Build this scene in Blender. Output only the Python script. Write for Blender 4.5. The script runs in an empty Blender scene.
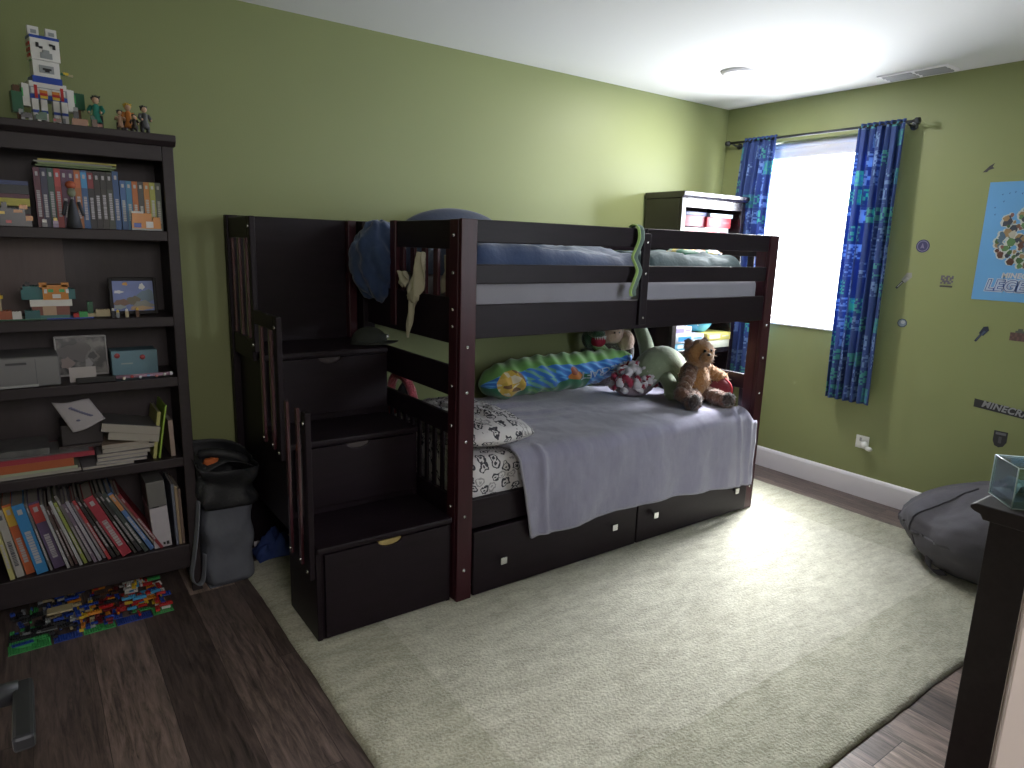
import bpy, bmesh, math, random
from mathutils import Vector, Matrix, Euler, noise
random.seed(7)
S = bpy.context.scene
COL = S.collection
# ------------------------------------------------------------------ camera, world, light, exposure
cam_d = bpy.data.cameras.new('camera'); cam = bpy.data.objects.new('camera', cam_d); COL.objects.link(cam)
RIGHT = Vector((0.8088, -0.5880, 0.0)); YAW, PIT, ROL, FPX = 0.9430779, -0.20297896, 0.03044197, 674.04
fw = Vector((math.cos(PIT)*math.cos(YAW), math.cos(PIT)*math.sin(YAW), math.sin(PIT)))
rt = fw.cross(Vector((0, 0, 1))).normalized(); up = rt.cross(fw)
c_, s_ = math.cos(ROL), math.sin(ROL)
X_, Y_ = c_*rt + s_*up, -s_*rt + c_*up
cam.matrix_world = Matrix((
    (X_.x, Y_.x, -fw.x, -4.122), (X_.y, Y_.y, -fw.y, -3.198), (X_.z, Y_.z, -fw.z, 1.470), (0, 0, 0, 1)))
cam_d.sensor_width = 36; cam_d.lens = FPX/1024*36; cam_d.clip_start = 0.02
S.camera = cam
S.view_settings.view_transform = 'Standard'; S.view_settings.look = 'None'
S.view_settings.gamma = 1; S.view_settings.use_curve_mapping = False
S.view_settings.exposure = 0.63
W = bpy.data.worlds.new('sky'); S.world = W; W.use_nodes = True
W.node_tree.nodes['Background'].inputs[0].default_value = (0.86, 0.93, 1.0, 1)
W.node_tree.nodes['Background'].inputs[1].default_value = 5.0
def area(name, loc, target, sx, sy, power, col, spread=180):
    l = bpy.data.lights.new(name, 'AREA'); l.shape = 'RECTANGLE'; l.size = sx; l.size_y = sy
    l.energy = power; l.color = col; l.spread = math.radians(spread)
    o = bpy.data.objects.new(name, l); COL.objects.link(o); o.location = loc
    o.rotation_euler = (Vector(target)-Vector(loc)).to_track_quat('-Z', 'Y').to_euler()
    return o
H = 2.44
WY0, WY1, WZ0, WZ1 = -1.10, -0.27, 1.0, 2.185          # window opening
area('window_daylight', (0.22, (WY0+WY1)/2, (WZ0+WZ1)/2), (-3, (WY0+WY1)/2-0.35, 0.95), 0.95, 1.2, 88, (0.90, 0.95, 1.0))
area('bright_sky', (1.15, -0.45, 2.90), (-2.1, -1.25, 0.2), 1.3, 1.1, 560, (0.97, 0.98, 1.0))
area('added_window_fill', (-1.35, -3.27, 1.6), (-1.55, -1.0, 1.1), 0.85, 1.05, 4.5, (0.88, 0.93, 1.0))  # fill light through a window added in the unseen near wall
area('hallway_fill', (-3.75, -4.0, 2.1), (-3.0, -1.8, 0.9), 1.0, 1.2, 23, (1.0, 0.94, 0.92))  # fill lamp added in the unseen hallway to lift the shadows

# ------------------------------------------------------------------ materials
MATS = {}
def nt(m):
    m.use_nodes = True; t = m.node_tree; return t, t.nodes, t.links, t.nodes['Principled BSDF']
def mat(name, col, rough=0.6, metal=0.0, coat=0.0, noise_amt=0.0, noise_scale=20.0, bump=0.0, bump_scale=60.0, spec=0.5, sheen=0.0, stretch=None):
    if name in MATS: return MATS[name]
    m = bpy.data.materials.new(name); t, N, L, b = nt(m)
    b.inputs['Base Color'].default_value = (*col, 1); b.inputs['Roughness'].default_value = rough
    b.inputs['Metallic'].default_value = metal; b.inputs['Coat Weight'].default_value = coat
    b.inputs['Specular IOR Level'].default_value = spec; b.inputs['Sheen Weight'].default_value = sheen
    tc = N.new('ShaderNodeTexCoord'); mp = N.new('ShaderNodeMapping'); L.new(tc.outputs['Object'], mp.inputs[0])
    if stretch: mp.inputs['Scale'].default_value = stretch
    if noise_amt > 0:
        nz = N.new('ShaderNodeTexNoise'); nz.inputs['Scale'].default_value = noise_scale; nz.inputs['Detail'].default_value = 5
        L.new(mp.outputs[0], nz.inputs['Vector'])
        mx = N.new('ShaderNodeMix'); mx.data_type = 'RGBA'
        mx.inputs[6].default_value = (*[max(0, c*(1-noise_amt)) for c in col], 1)
        mx.inputs[7].default_value = (*[min(1, c*(1+noise_amt)) for c in col], 1)
        L.new(nz.outputs[0], mx.inputs[0]); L.new(mx.outputs[2], b.inputs['Base Color'])
    if bump > 0:
        nb = N.new('ShaderNodeTexNoise'); nb.inputs['Scale'].default_value = bump_scale; nb.inputs['Detail'].default_value = 6
        L.new(mp.outputs[0], nb.inputs['Vector'])
        bp = N.new('ShaderNodeBump'); bp.inputs['Strength'].default_value = bump; bp.inputs['Distance'].default_value = 0.01
        L.new(nb.outputs[0], bp.inputs['Height']); L.new(bp.outputs[0], b.inputs['Normal'])
    MATS[name] = m; return m
def solid(r, g, b, rough=0.55, pre='paint'):
    return mat('%s_%02x%02x%02x_%d' % (pre, int(r*255), int(g*255), int(b*255), int(rough*100)), (r, g, b), rough, noise_amt=0.12, noise_scale=30)
def math_node(N, L, op, a, b=None, c=None):
    n = N.new('ShaderNodeMath'); n.operation = op
    for i, v in enumerate((a, b, c)):
        if v is None: continue
        if isinstance(v, (int, float)): n.inputs[i].default_value = v
        else: L.new(v, n.inputs[i])
    return n.outputs[0]
def mixc(N, L, f, a, b):
    n = N.new('ShaderNodeMix'); n.data_type = 'RGBA'
    if isinstance(f, (int, float)): n.inputs[0].default_value = f
    else: L.new(f, n.inputs[0])
    for i, v in ((6, a), (7, b)):
        if isinstance(v, tuple): n.inputs[i].default_value = (*v, 1)
        else: L.new(v, n.inputs[i])
    return n.outputs[2]

ESP = mat('espresso_wood', (0.0110, 0.0062, 0.0100), 0.46, spec=.22, noise_amt=0.45, noise_scale=6, bump=0.05, bump_scale=40, stretch=(1, 1, 6))
RED = mat('espresso_wood_red', (0.040, 0.0085, 0.0135), 0.40, spec=.32, noise_amt=0.5, noise_scale=7, bump=0.05, bump_scale=40, stretch=(4, 4, .6))
ESP2 = mat('bookcase_wood', (0.026, 0.0185, 0.0215), 0.46, spec=0.35, noise_amt=0.35, noise_scale=8, bump=0.06, bump_scale=60, stretch=(1, 6, 6))
ESP3 = mat('glossy_bookcase_wood', (0.016, 0.010, 0.013), 0.26, spec=.7, coat=.4, noise_amt=0.3, noise_scale=8)
BACKP = mat('bookcase_back_board', (0.050, 0.037, 0.040), 0.5, noise_amt=0.25, noise_scale=10, stretch=(6, 1, 1))
SLAT = mat('glossy_red_slat', (0.060, 0.018, 0.024), 0.24, spec=.7, coat=.3)
STEEL = mat('bolt_steel', (0.62, 0.62, 0.62), 0.25, 1.0)
WHITE = mat('white_paint', (0.78, 0.76, 0.80), 0.35, noise_amt=0.03)
CEIL = mat('ceiling_paint', (0.70, 0.69, 0.68), 0.85, bump=0.08, bump_scale=140)
GREEN = mat('green_wall_paint', (0.228, 0.252, 0.108), 0.50, noise_amt=0.04, noise_scale=2.5, bump=0.06, bump_scale=160, spec=0.4)
GREYM = mat('grey_metal', (0.22, 0.22, 0.23), 0.35, 0.8)
DARKM = mat('dark_metal', (0.035, 0.037, 0.042), 0.38, 0.6)
BLACKP = mat('black_plastic', (0.012, 0.012, 0.014), 0.35)

def floor_mat():
    m = bpy.data.materials.new('plank_floor'); t, N, L, b = nt(m)
    tc = N.new('ShaderNodeTexCoord'); sx = N.new('ShaderNodeSeparateXYZ'); L.new(tc.outputs['Object'], sx.inputs[0])
    PWID, PLEN = 0.182, 1.22
    col = math_node(N, L, 'FLOOR', math_node(N, L, 'DIVIDE', math_node(N, L, 'ADD', sx.outputs[0], 0.04), PWID))
    wn = N.new('ShaderNodeTexWhiteNoise'); wn.noise_dimensions = '1D'; L.new(col, wn.inputs['W'])
    yy = math_node(N, L, 'ADD', math_node(N, L, 'DIVIDE', sx.outputs[1], PLEN), math_node(N, L, 'MULTIPLY', wn.outputs[0], 7.3))
    row = math_node(N, L, 'FLOOR', yy)
    cb = N.new('ShaderNodeCombineXYZ'); L.new(col, cb.inputs[0]); L.new(row, cb.inputs[1])
    w2 = N.new('ShaderNodeTexWhiteNoise'); w2.noise_dimensions = '2D'; L.new(cb.outputs[0], w2.inputs['Vector'])
    ramp = N.new('ShaderNodeValToRGB'); e = ramp.color_ramp.elements
    e[0].position = 0; e[0].color = (0.045, 0.035, 0.034, 1); e[1].position = 1; e[1].color = (0.22, 0.178, 0.158, 1)
    for p, c in ((.35, (0.066, 0.052, 0.050)), (.62, (0.10, 0.078, 0.073)), (.85, (0.15, 0.12, 0.108))):
        q = e.new(p); q.color = (*c, 1)
    L.new(w2.outputs[0], ramp.inputs[0])
    mp = N.new('ShaderNodeMapping'); mp.inputs['Scale'].default_value = (14, 1.3, 1)
    off = N.new('ShaderNodeVectorMath'); off.operation = 'ADD'; L.new(tc.outputs['Object'], off.inputs[0])
    sc = N.new('ShaderNodeVectorMath'); sc.operation = 'SCALE'; sc.inputs['Scale'].default_value = 3.7; L.new(cb.outputs[0], sc.inputs[0])
    L.new(sc.outputs[0], off.inputs[1]); L.new(off.outputs[0], mp.inputs[0])
    g = N.new('ShaderNodeTexNoise'); g.inputs['Scale'].default_value = 4; g.inputs['Detail'].default_value = 9; g.inputs['Roughness'].default_value = 0.72; g.inputs['Distortion'].default_value = 0.6
    L.new(mp.outputs[0], g.inputs['Vector'])
    gr = N.new('ShaderNodeValToRGB'); gr.color_ramp.elements[0].position = .34; gr.color_ramp.elements[0].color = (.55, .55, .55, 1)
    gr.color_ramp.elements[1].position = .70; gr.color_ramp.elements[1].color = (2.9, 2.65, 2.5, 1); L.new(g.outputs[0], gr.inputs[0])
    mu = N.new('ShaderNodeMix'); mu.data_type = 'RGBA'; mu.blend_type = 'MULTIPLY'; mu.inputs[0].default_value = 1
    L.new(ramp.outputs[0], mu.inputs[6]); L.new(gr.outputs[0], mu.inputs[7])
    fx = math_node(N, L, 'FRACT', math_node(N, L, 'DIVIDE', math_node(N, L, 'ADD', sx.outputs[0], 0.04), PWID))
    fy = math_node(N, L, 'FRACT', yy)
    e1 = math_node(N, L, 'LESS_THAN', fx, 0.012); e2 = math_node(N, L, 'LESS_THAN', fy, 0.0022)
    seam = math_node(N, L, 'MAXIMUM', e1, e2)
    out = mixc(N, L, math_node(N, L, 'MULTIPLY', seam, 0.7), mu.outputs[2], (0.012, 0.010, 0.010))
    L.new(out, b.inputs['Base Color'])
    L.new(math_node(N, L, 'MULTIPLY_ADD', g.outputs[0], 0.25, 0.24), b.inputs['Roughness'])
    bp = N.new('ShaderNodeBump'); bp.inputs['Strength'].default_value = .25; bp.inputs['Distance'].default_value = .004
    L.new(math_node(N, L, 'SUBTRACT', g.outputs[0], seam), bp.inputs['Height']); L.new(bp.outputs[0], b.inputs['Normal'])
    return m
FLOOR = floor_mat()

def rug_mat():
    m = bpy.data.materials.new('rug_wool'); t, N, L, b = nt(m)
    tc = N.new('ShaderNodeTexCoord'); sx = N.new('ShaderNodeSeparateXYZ'); L.new(tc.outputs['Object'], sx.inputs[0])
    # inner field against the sheared border band
    inx = math_node(N, L, 'MULTIPLY', math_node(N, L, 'GREATER_THAN', sx.outputs[0], -3.10), math_node(N, L, 'LESS_THAN', sx.outputs[0], -0.66))
    iny = math_node(N, L, 'MULTIPLY', math_node(N, L, 'GREATER_THAN', sx.outputs[1], -2.035), math_node(N, L, 'LESS_THAN', sx.outputs[1], -0.5))
    inn = math_node(N, L, 'MULTIPLY', inx, iny)
    n1 = N.new('ShaderNodeTexNoise'); n1.inputs['Scale'].default_value = 7; n1.inputs['Detail'].default_value = 8; n1.inputs['Roughness'].default_value = .75
    mp = N.new('ShaderNodeMapping'); mp.inputs['Scale'].default_value = (1, 2.6, 1); mp.inputs['Rotation'].default_value = (0, 0, .3)
    L.new(tc.outputs['Object'], mp.inputs[0]); L.new(mp.outputs[0], n1.inputs['Vector'])
    n2 = N.new('ShaderNodeTexNoise'); n2.inputs['Scale'].default_value = 110; n2.inputs['Detail'].default_value = 3; L.new(tc.outputs['Object'], n2.inputs['Vector'])
    f = math_node(N, L, 'ADD', math_node(N, L, 'MULTIPLY', n1.outputs[0], .75), math_node(N, L, 'MULTIPLY', n2.outputs[0], .42))
    r = N.new('ShaderNodeMapRange'); r.inputs[1].default_value = .42; r.inputs[2].default_value = .74; L.new(f, r.inputs[0])
    field = mixc(N, L, r.outputs[0], (0.37, 0.355, 0.28), (0.66, 0.645, 0.54))
    band = mixc(N, L, r.outputs[0], (0.30, 0.29, 0.215), (0.56, 0.55, 0.44))
    L.new(mixc(N, L, inn, band, field), b.inputs['Base Color']); b.inputs['Roughness'].default_value = .95
    b.inputs['Sheen Weight'].default_value = .25; b.inputs['Specular IOR Level'].default_value = .1
    bp = N.new('ShaderNodeBump'); bp.inputs['Strength'].default_value = .9; bp.inputs['Distance'].default_value = .008
    L.new(math_node(N, L, 'ADD', n2.outputs[0], math_node(N, L, 'MULTIPLY', inn, -.8)), bp.inputs['Height']); L.new(bp.outputs[0], b.inputs['Normal'])
    return m
RUG = rug_mat()

def curtain_mat():
    """blue cloth printed with small pixel figures; uv in metres"""
    m = bpy.data.materials.new('printed_blue_curtain'); t, N, L, b = nt(m)
    uv = N.new('ShaderNodeUVMap'); sx = N.new('ShaderNodeSeparateXYZ'); L.new(uv.outputs[0], sx.inputs[0])
    CE, PX = 0.105, 0.0105
    cy = math_node(N, L, 'DIVIDE', sx.outputs[1], CE); cx = math_node(N, L, 'ADD', math_node(N, L, 'DIVIDE', sx.outputs[0], CE), math_node(N, L, 'MULTIPLY', math_node(N, L, 'FLOOR', cy), .37))
    cell = N.new('ShaderNodeCombineXYZ'); L.new(math_node(N, L, 'FLOOR', cx), cell.inputs[0]); L.new(math_node(N, L, 'FLOOR', cy), cell.inputs[1])
    wc = N.new('ShaderNodeTexWhiteNoise'); wc.noise_dimensions = '2D'; L.new(cell.outputs[0], wc.inputs['Vector'])
    px = N.new('ShaderNodeCombineXYZ')
    # mirror each cell left to right so that the print looks like little game sprites
    fx = math_node(N, L, 'ABSOLUTE', math_node(N, L, 'SUBTRACT', math_node(N, L, 'FRACT', cx), .5))
    L.new(math_node(N, L, 'ADD', math_node(N, L, 'FLOOR', math_node(N, L, 'MULTIPLY', fx, CE/PX)), math_node(N, L, 'MULTIPLY', wc.outputs[0], 971)), px.inputs[0])
    L.new(math_node(N, L, 'FLOOR', math_node(N, L, 'DIVIDE', sx.outputs[1], PX)), px.inputs[1])
    wp = N.new('ShaderNodeTexWhiteNoise'); wp.noise_dimensions = '2D'; L.new(px.outputs[0], wp.inputs['Vector'])
    fy = math_node(N, L, 'ABSOLUTE', math_node(N, L, 'SUBTRACT', math_node(N, L, 'FRACT', cy), .5))
    inside = math_node(N, L, 'LESS_THAN', math_node(N, L, 'MAXIMUM', fx, fy), .41)
    on = math_node(N, L, 'MULTIPLY', math_node(N, L, 'GREATER_THAN', wp.outputs[0], .5), inside)
    on = math_node(N, L, 'MULTIPLY', on, math_node(N, L, 'GREATER_THAN', wc.outputs[0], .22))
    ink = mixc(N, L, math_node(N, L, 'GREATER_THAN', wc.outputs[0], .68), (0.17, 0.28, 0.52), (0.08, 0.33, 0.32))
    base = mixc(N, L, math_node(N, L, 'MULTIPLY', math_node(N, L, 'GREATER_THAN', wc.outputs[0], .9), inside), (0.042, 0.080, 0.255), (0.07, 0.22, 0.38))
    colr = mixc(N, L, on, base, ink)
    L.new(colr, b.inputs['Base Color']); b.inputs['Roughness'].default_value = .75
    tr = N.new('ShaderNodeBsdfTranslucent'); L.new(colr, tr.inputs[0])
    ms = N.new('ShaderNodeMixShader'); ms.inputs[0].default_value = .35
    L.new(b.outputs[0], ms.inputs[1]); L.new(tr.outputs[0], ms.inputs[2])
    L.new(ms.outputs[0], N['Material Output'].inputs[0])
    return m
CURT = curtain_mat()

def sheet_mat():
    """off white cotton with small black game-pad outlines"""
    m = bpy.data.materials.new('printed_white_cotton'); t, N, L, b = nt(m)
    tc = N.new('ShaderNodeTexCoord'); mp = N.new('ShaderNodeMapping'); mp.inputs['Scale'].default_value = (1, 1, 1)
    L.new(tc.outputs['Object'], mp.inputs[0])
    vo = N.new('ShaderNodeTexVoronoi'); vo.voronoi_dimensions = '2D'; vo.inputs['Scale'].default_value = 23; vo.inputs['Randomness'].default_value = .55
    nz = N.new('ShaderNodeTexNoise'); nz.inputs['Scale'].default_value = 42; L.new(mp.outputs[0], nz.inputs['Vector'])
    add = N.new('ShaderNodeVectorMath'); add.operation = 'MULTIPLY_ADD'; add.inputs[1].default_value = (.028, .028, .028)
    L.new(nz.outputs['Color'], add.inputs[0]); L.new(mp.outputs[0], add.inputs[2]); sx = N.new('ShaderNodeSeparateXYZ'); L.new(add.outputs[0], sx.inputs[0]); cb = N.new('ShaderNodeCombineXYZ'); L.new(math_node(N, L, 'MULTIPLY', sx.outputs[0], .8), cb.inputs[0]); L.new(math_node(N, L, 'SUBTRACT', sx.outputs[1], sx.outputs[2]), cb.inputs[1]); L.new(cb.outputs[0], vo.inputs['Vector'])
    d = vo.outputs['Distance']
    ring = math_node(N, L, 'MULTIPLY', math_node(N, L, 'GREATER_THAN', d, .26), math_node(N, L, 'LESS_THAN', d, .40))
    core = math_node(N, L, 'LESS_THAN', d, .12)
    motif = math_node(N, L, 'MAXIMUM', ring, core)
    sc = N.new('ShaderNodeSeparateColor'); L.new(vo.outputs['Color'], sc.inputs[0])
    dark = math_node(N, L, 'MULTIPLY_ADD', math_node(N, L, 'GREATER_THAN', sc.outputs[0], .4), .45, .5)
    L.new(mixc(N, L, math_node(N, L, 'MULTIPLY', motif, dark), (0.62, 0.60, 0.62), (0.03, 0.03, 0.045)), b.inputs['Base Color'])
    b.inputs['Roughness'].default_value = .9; b.inputs['Specular IOR Level'].default_value = .15
    return m
SHEET = sheet_mat()
BLANK = mat('lilac_grey_fleece', (0.265, 0.255, 0.35), 0.95, noise_amt=0.16, noise_scale=22, bump=0.45, bump_scale=220, sheen=0.5, spec=0.1, stretch=(3, .7, 1))
NAVY = mat('navy_comforter', (0.024, 0.050, 0.130), 0.8, noise_amt=0.35, noise_scale=9, bump=0.2, bump_scale=60, sheen=.3)
TEALC = mat('dark_teal_comforter', (0.055, 0.085, 0.095), 0.8, noise_amt=0.35, noise_scale=9, bump=0.2, bump_scale=60)
GREYSH = mat('grey_fitted_sheet', (0.27, 0.26, 0.30), 0.9, noise_amt=0.1, noise_scale=8)
CREAM = mat('cream_cloth', (0.42, 0.39, 0.29), 0.9, noise_amt=0.15, noise_scale=25)

# ------------------------------------------------------------------ mesh builder
class M:
    def __init__(s, org=(0, 0, 0)):
        s.o = Vector(org); s.v = []; s.f = []; s.mi = []; s.mats = []; s.uv = {}; s.sm = []
    def idx(s, m):
        if m not in s.mats: s.mats.append(m)
        return s.mats.index(m)
    def add(s, vs, fs, m=None, smooth=False):
        b = len(s.v); s.v += [Vector(v) for v in vs]; k = s.idx(m) if m else 0
        for f in fs: s.f.append([b+i for i in f]); s.mi.append(k); s.sm.append(smooth)
        return b
    def box(s, x0, x1, y0, y1, z0, z1, m=None, rot=None):
        vs = [(x, y, z) for z in (z0, z1) for x, y in ((x0, y0), (x1, y0), (x1, y1), (x0, y1))]
        if rot:
            c = Vector(((x0+x1)/2, (y0+y1)/2, (z0+z1)/2)); R = Euler(rot).to_matrix()
            vs = [c + R @ (Vector(v)-c) for v in vs]
        s.add(vs, [(3, 2, 1, 0), (4, 5, 6, 7), (0, 1, 5, 4), (1, 2, 6, 5), (2, 3, 7, 6), (3, 0, 4, 7)], m); return s
    def prism(s, pts, axis, a, b, m=None):
        """polygon pts extruded along axis from a to b (pts are the two other coordinates in xyz order)"""
        def q(p, t): return {'x': (t, p[0], p[1]), 'y': (p[0], t, p[1]), 'z': (p[0], p[1], t)}[axis]
        n = len(pts); vs = [q(p, a) for p in pts] + [q(p, b) for p in pts]
        fs = [tuple(range(n-1, -1, -1)), tuple(range(n, 2*n))] + [(i, (i+1) % n, n+(i+1) % n, n+i) for i in range(n)]
        s.add(vs, fs, m); return s
    def tube(s, path, r, m=None, n=12, cap=True, flat=1.0, up=(0, 0, 1)):
        P = [Vector(p) for p in path]; rs = r if isinstance(r, (list, tuple)) else [r]*len(P); vs = []; prev = None
        for i, p in enumerate(P):
            t = (P[min(i+1, len(P)-1)] - P[max(i-1, 0)]).normalized()
            if prev is None:
                a = Vector(up) if abs(t.dot(Vector(up))) < .95 else Vector((1, 0, 0))
                u = t.cross(a).normalized()
            else: u = (prev - t*prev.dot(t)).normalized()
            prev = u; w = t.cross(u)
            for k in range(n):
                an = 2*math.pi*k/n; vs.append(p + rs[i]*(math.cos(an)*u + flat*math.sin(an)*w))
        fs = [(i*n+k, i*n+(k+1) % n, (i+1)*n+(k+1) % n, (i+1)*n+k) for i in range(len(P)-1) for k in range(n)]
        if cap: fs += [tuple(range(n-1, -1, -1)), tuple((len(P)-1)*n+k for k in range(n))]
        s.add(vs, fs, m, True); return s
    def cyl(s, c, r, h, m=None, axis='z', n=16):
        c = Vector(c); d = {'x': Vector((h, 0, 0)), 'y': Vector((0, h, 0)), 'z': Vector((0, 0, h))}[axis]
        return s.tube([c, c+d], r, m, n)
    def ball(s, c, r, m=None, seg=16, rings=10, amp=0.0, freq=6.0, rot=None):
        r = r if isinstance(r, (tuple, list)) else (r, r, r); c = Vector(c); vs = []
        R = Euler(rot).to_matrix() if rot else Matrix.Identity(3)
        for i in range(rings+1):
            th = math.pi*i/rings
            for k in range(seg):
                ph = 2*math.pi*k/seg
                d = Vector((math.sin(th)*math.cos(ph), math.sin(th)*math.sin(ph), math.cos(th)))
                q = 1 + (amp*noise.noise(d*freq*.5 + c*7) if amp else 0)
                vs.append(c + R @ Vector((d.x*r[0]*q, d.y*r[1]*q, d.z*r[2]*q)))
        fs = [(i*seg+k, (i+1)*seg+k, (i+1)*seg+(k+1) % seg, i*seg+(k+1) % seg) for i in range(rings) for k in range(seg)]
        s.add(vs, fs, m, True); return s
    def grid(s, fn, nu, nv, m=None, uv=None, smooth=True):
        b = len(s.v); vs = [fn(i/nu, j/nv) for j in range(nv+1) for i in range(nu+1)]
        fs = [(j*(nu+1)+i, j*(nu+1)+i+1, (j+1)*(nu+1)+i+1, (j+1)*(nu+1)+i) for j in range(nv) for i in range(nu)]
        s.add(vs, fs, m, smooth)
        if uv:
            for j in range(nv+1):
                for i in range(nu+1): s.uv[b+j*(nu+1)+i] = uv(i/nu, j/nv)
        return s
    def build(s, name, m=None, parent=None, bevel=0, subsurf=0, solid=0, local=False):
        off = Vector((0, 0, 0))
        if parent and not local:
            q = parent
            while q: off += q.location; q = q.parent
        me = bpy.data.meshes.new(name); me.from_pydata([v-off for v in s.v], [], s.f)
        for q in (s.mats or [m]): me.materials.append(q)
        for p, k, sm in zip(me.polygons, s.mi, s.sm): p.material_index = k; p.use_smooth = sm
        if s.uv:
            ul = me.uv_layers.new(name='UVMap')
            for lp in me.loops: ul.data[lp.index].uv = s.uv.get(lp.vertex_index, (0, 0))
        bm = bmesh.new(); bm.from_mesh(me); bmesh.ops.remove_doubles(bm, verts=bm.verts, dist=1e-6)
        bmesh.ops.recalc_face_normals(bm, faces=bm.faces); bm.to_mesh(me); bm.free()
        o = bpy.data.objects.new(name, me); COL.objects.link(o); o.parent = parent
        if solid: q = o.modifiers.new('thick', 'SOLIDIFY'); q.thickness = solid; q.offset = 0
        if bevel: q = o.modifiers.new('bev', 'BEVEL'); q.width = bevel; q.segments = 2; q.limit_method = 'ANGLE'
        if subsurf: q = o.modifiers.new('sub', 'SUBSURF'); q.levels = q.render_levels = subsurf
        return o
def thing(name, label, cat, loc=(0, 0, 0), rot=(0, 0, 0), group=None):
    o = bpy.data.objects.new(name, None); COL.objects.link(o); o.empty_display_size = .05
    o.location = loc; o.rotation_euler = rot; return tag(o, label, cat, group)
def tag(o, label, cat, group=None, kind=None):
    o['label'] = label; o['category'] = cat
    if group: o['group'] = group
    if kind: o['kind'] = kind
    return o
def struct(o, label=None):
    o['kind'] = 'structure'
    if label: o['label'] = label
    return o
def text(name, body, size, m, parent, mtx, extrude=.0005, bold=0.0, spacing=1.0, shear=0.0, warp=None, cuts=0):
    c = bpy.data.curves.new(name, 'FONT'); c.body = body; c.size = size; c.extrude = extrude; c.offset = bold
    c.space_character = spacing; c.align_x = 'CENTER'; c.align_y = 'CENTER'; c.shear = shear
    o = bpy.data.objects.new(name, c); COL.objects.link(o)
    dg = bpy.context.evaluated_depsgraph_get(); me = bpy.data.meshes.new_from_object(o.evaluated_get(dg))
    bpy.data.objects.remove(o); bpy.data.curves.remove(c)
    bm = bmesh.new(); bm.from_mesh(me)
    if cuts: bmesh.ops.triangulate(bm, faces=bm.faces); bmesh.ops.subdivide_edges(bm, edges=bm.edges, cuts=cuts, use_grid_fill=True)
    for v in bm.verts: v.co = warp(v.co) if warp else mtx @ v.co
    bm.to_mesh(me); bm.free(); me.materials.clear(); me.materials.append(m)
    t = bpy.data.objects.new(name, me); COL.objects.link(t); t.parent = parent
    return t
def fbm(x, y, z=0.0, oct_=3):
    return noise.fractal(Vector((x, y, z)), 1.0, 2.0, oct_)

# ------------------------------------------------------------------ room shell
WX, SY = -4.50, -3.02                     # west wall, near (south) wall
DX0, DX1, DH = -4.26, -3.360, 2.05        # doorway in the near wall
struct(M().box(WX-.12, .15, -5.0, .12, -.06, 0, FLOOR).build('floor'))
struct(M().box(WX-.12, .15, -5.0, .12, H, H+.08, CEIL).build('ceiling'))
struct(M().box(WX-.12, .15, 0, .12, 0, H, GREEN).build('wall_north'))
struct(M().box(WX-.12, WX, -5.0, 0, 0, H, GREEN).build('wall_west'))
e = M()
e.box(0, .15, SY-.12, WY0, 0, H, GREEN).box(0, .15, WY1, 0, 0, H, GREEN)
e.box(0, .15, WY0, WY1, 0, WZ0, GREEN).box(0, .15, WY0, WY1, WZ1, H, GREEN)
struct(e.build('wall_east'))
e = M()
e.box(WX, DX0, SY-.12, SY, 0, H, GREEN).box(DX1, -1.80, SY-.12, SY, 0, H, GREEN).box(-.90, 0, SY-.12, SY, 0, H, GREEN).box(-1.80, -.90, SY-.12, SY, 0, 1.02, GREEN).box(-1.80, -.90, SY-.12, SY, 2.15, H, GREEN).box(DX0, DX1, SY-.12, SY, DH, H, GREEN)
struct(e.build('wall_south'))
struct(M().box(-2.6, -2.48, -5.0, SY-.12, 0, H, CEIL).box(WX, -2.6, -5.0, -4.9, 0, H, CEIL).build('wall_hallway'))
def baseboard(name, pts_fn):
    prof = [(0, 0), (.016, 0), (.016, .115), (.012, .128), (.006, .135), (0, .135)]
    return struct(pts_fn(prof).build(name))
baseboard('baseboard_east', lambda p: M().prism([(-a, b) for a, b in p], 'y', SY, 0, WHITE))
baseboard('baseboard_north', lambda p: M().prism([(-a, b) for a, b in p], 'x', WX, -.016, WHITE))
baseboard('baseboard_south', lambda p: M().prism([(SY+a, b) for a, b in p], 'x', DX1+.07, -.016, WHITE))
baseboard('baseboard_west', lambda p: M().prism([(WX+a, b) for a, b in p], 'y', SY, -.016, WHITE))
tr = M(); CAS = mat('door_casing_paint', (0.70, 0.62, 0.60), 0.4, noise_amt=.05, noise_scale=4)
for x0, x1 in ((DX0-.065, DX0), (DX1, DX1+.065)):
    tr.box(x0, x1, SY, SY+.016, 0, DH+.065, CAS)
tr.box(DX0, DX1, SY, SY+.016, DH, DH+.065, CAS)
tr.box(DX1-.012, DX1, SY-.12, SY+.010, 0, DH, CAS).box(DX0, DX0+.012, SY-.12, SY+.010, 0, DH, CAS).box(DX0, DX1, SY-.12, SY+.010, DH-.012, DH, CAS)
struct(tr.build('trim_1', bevel=.003))
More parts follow.
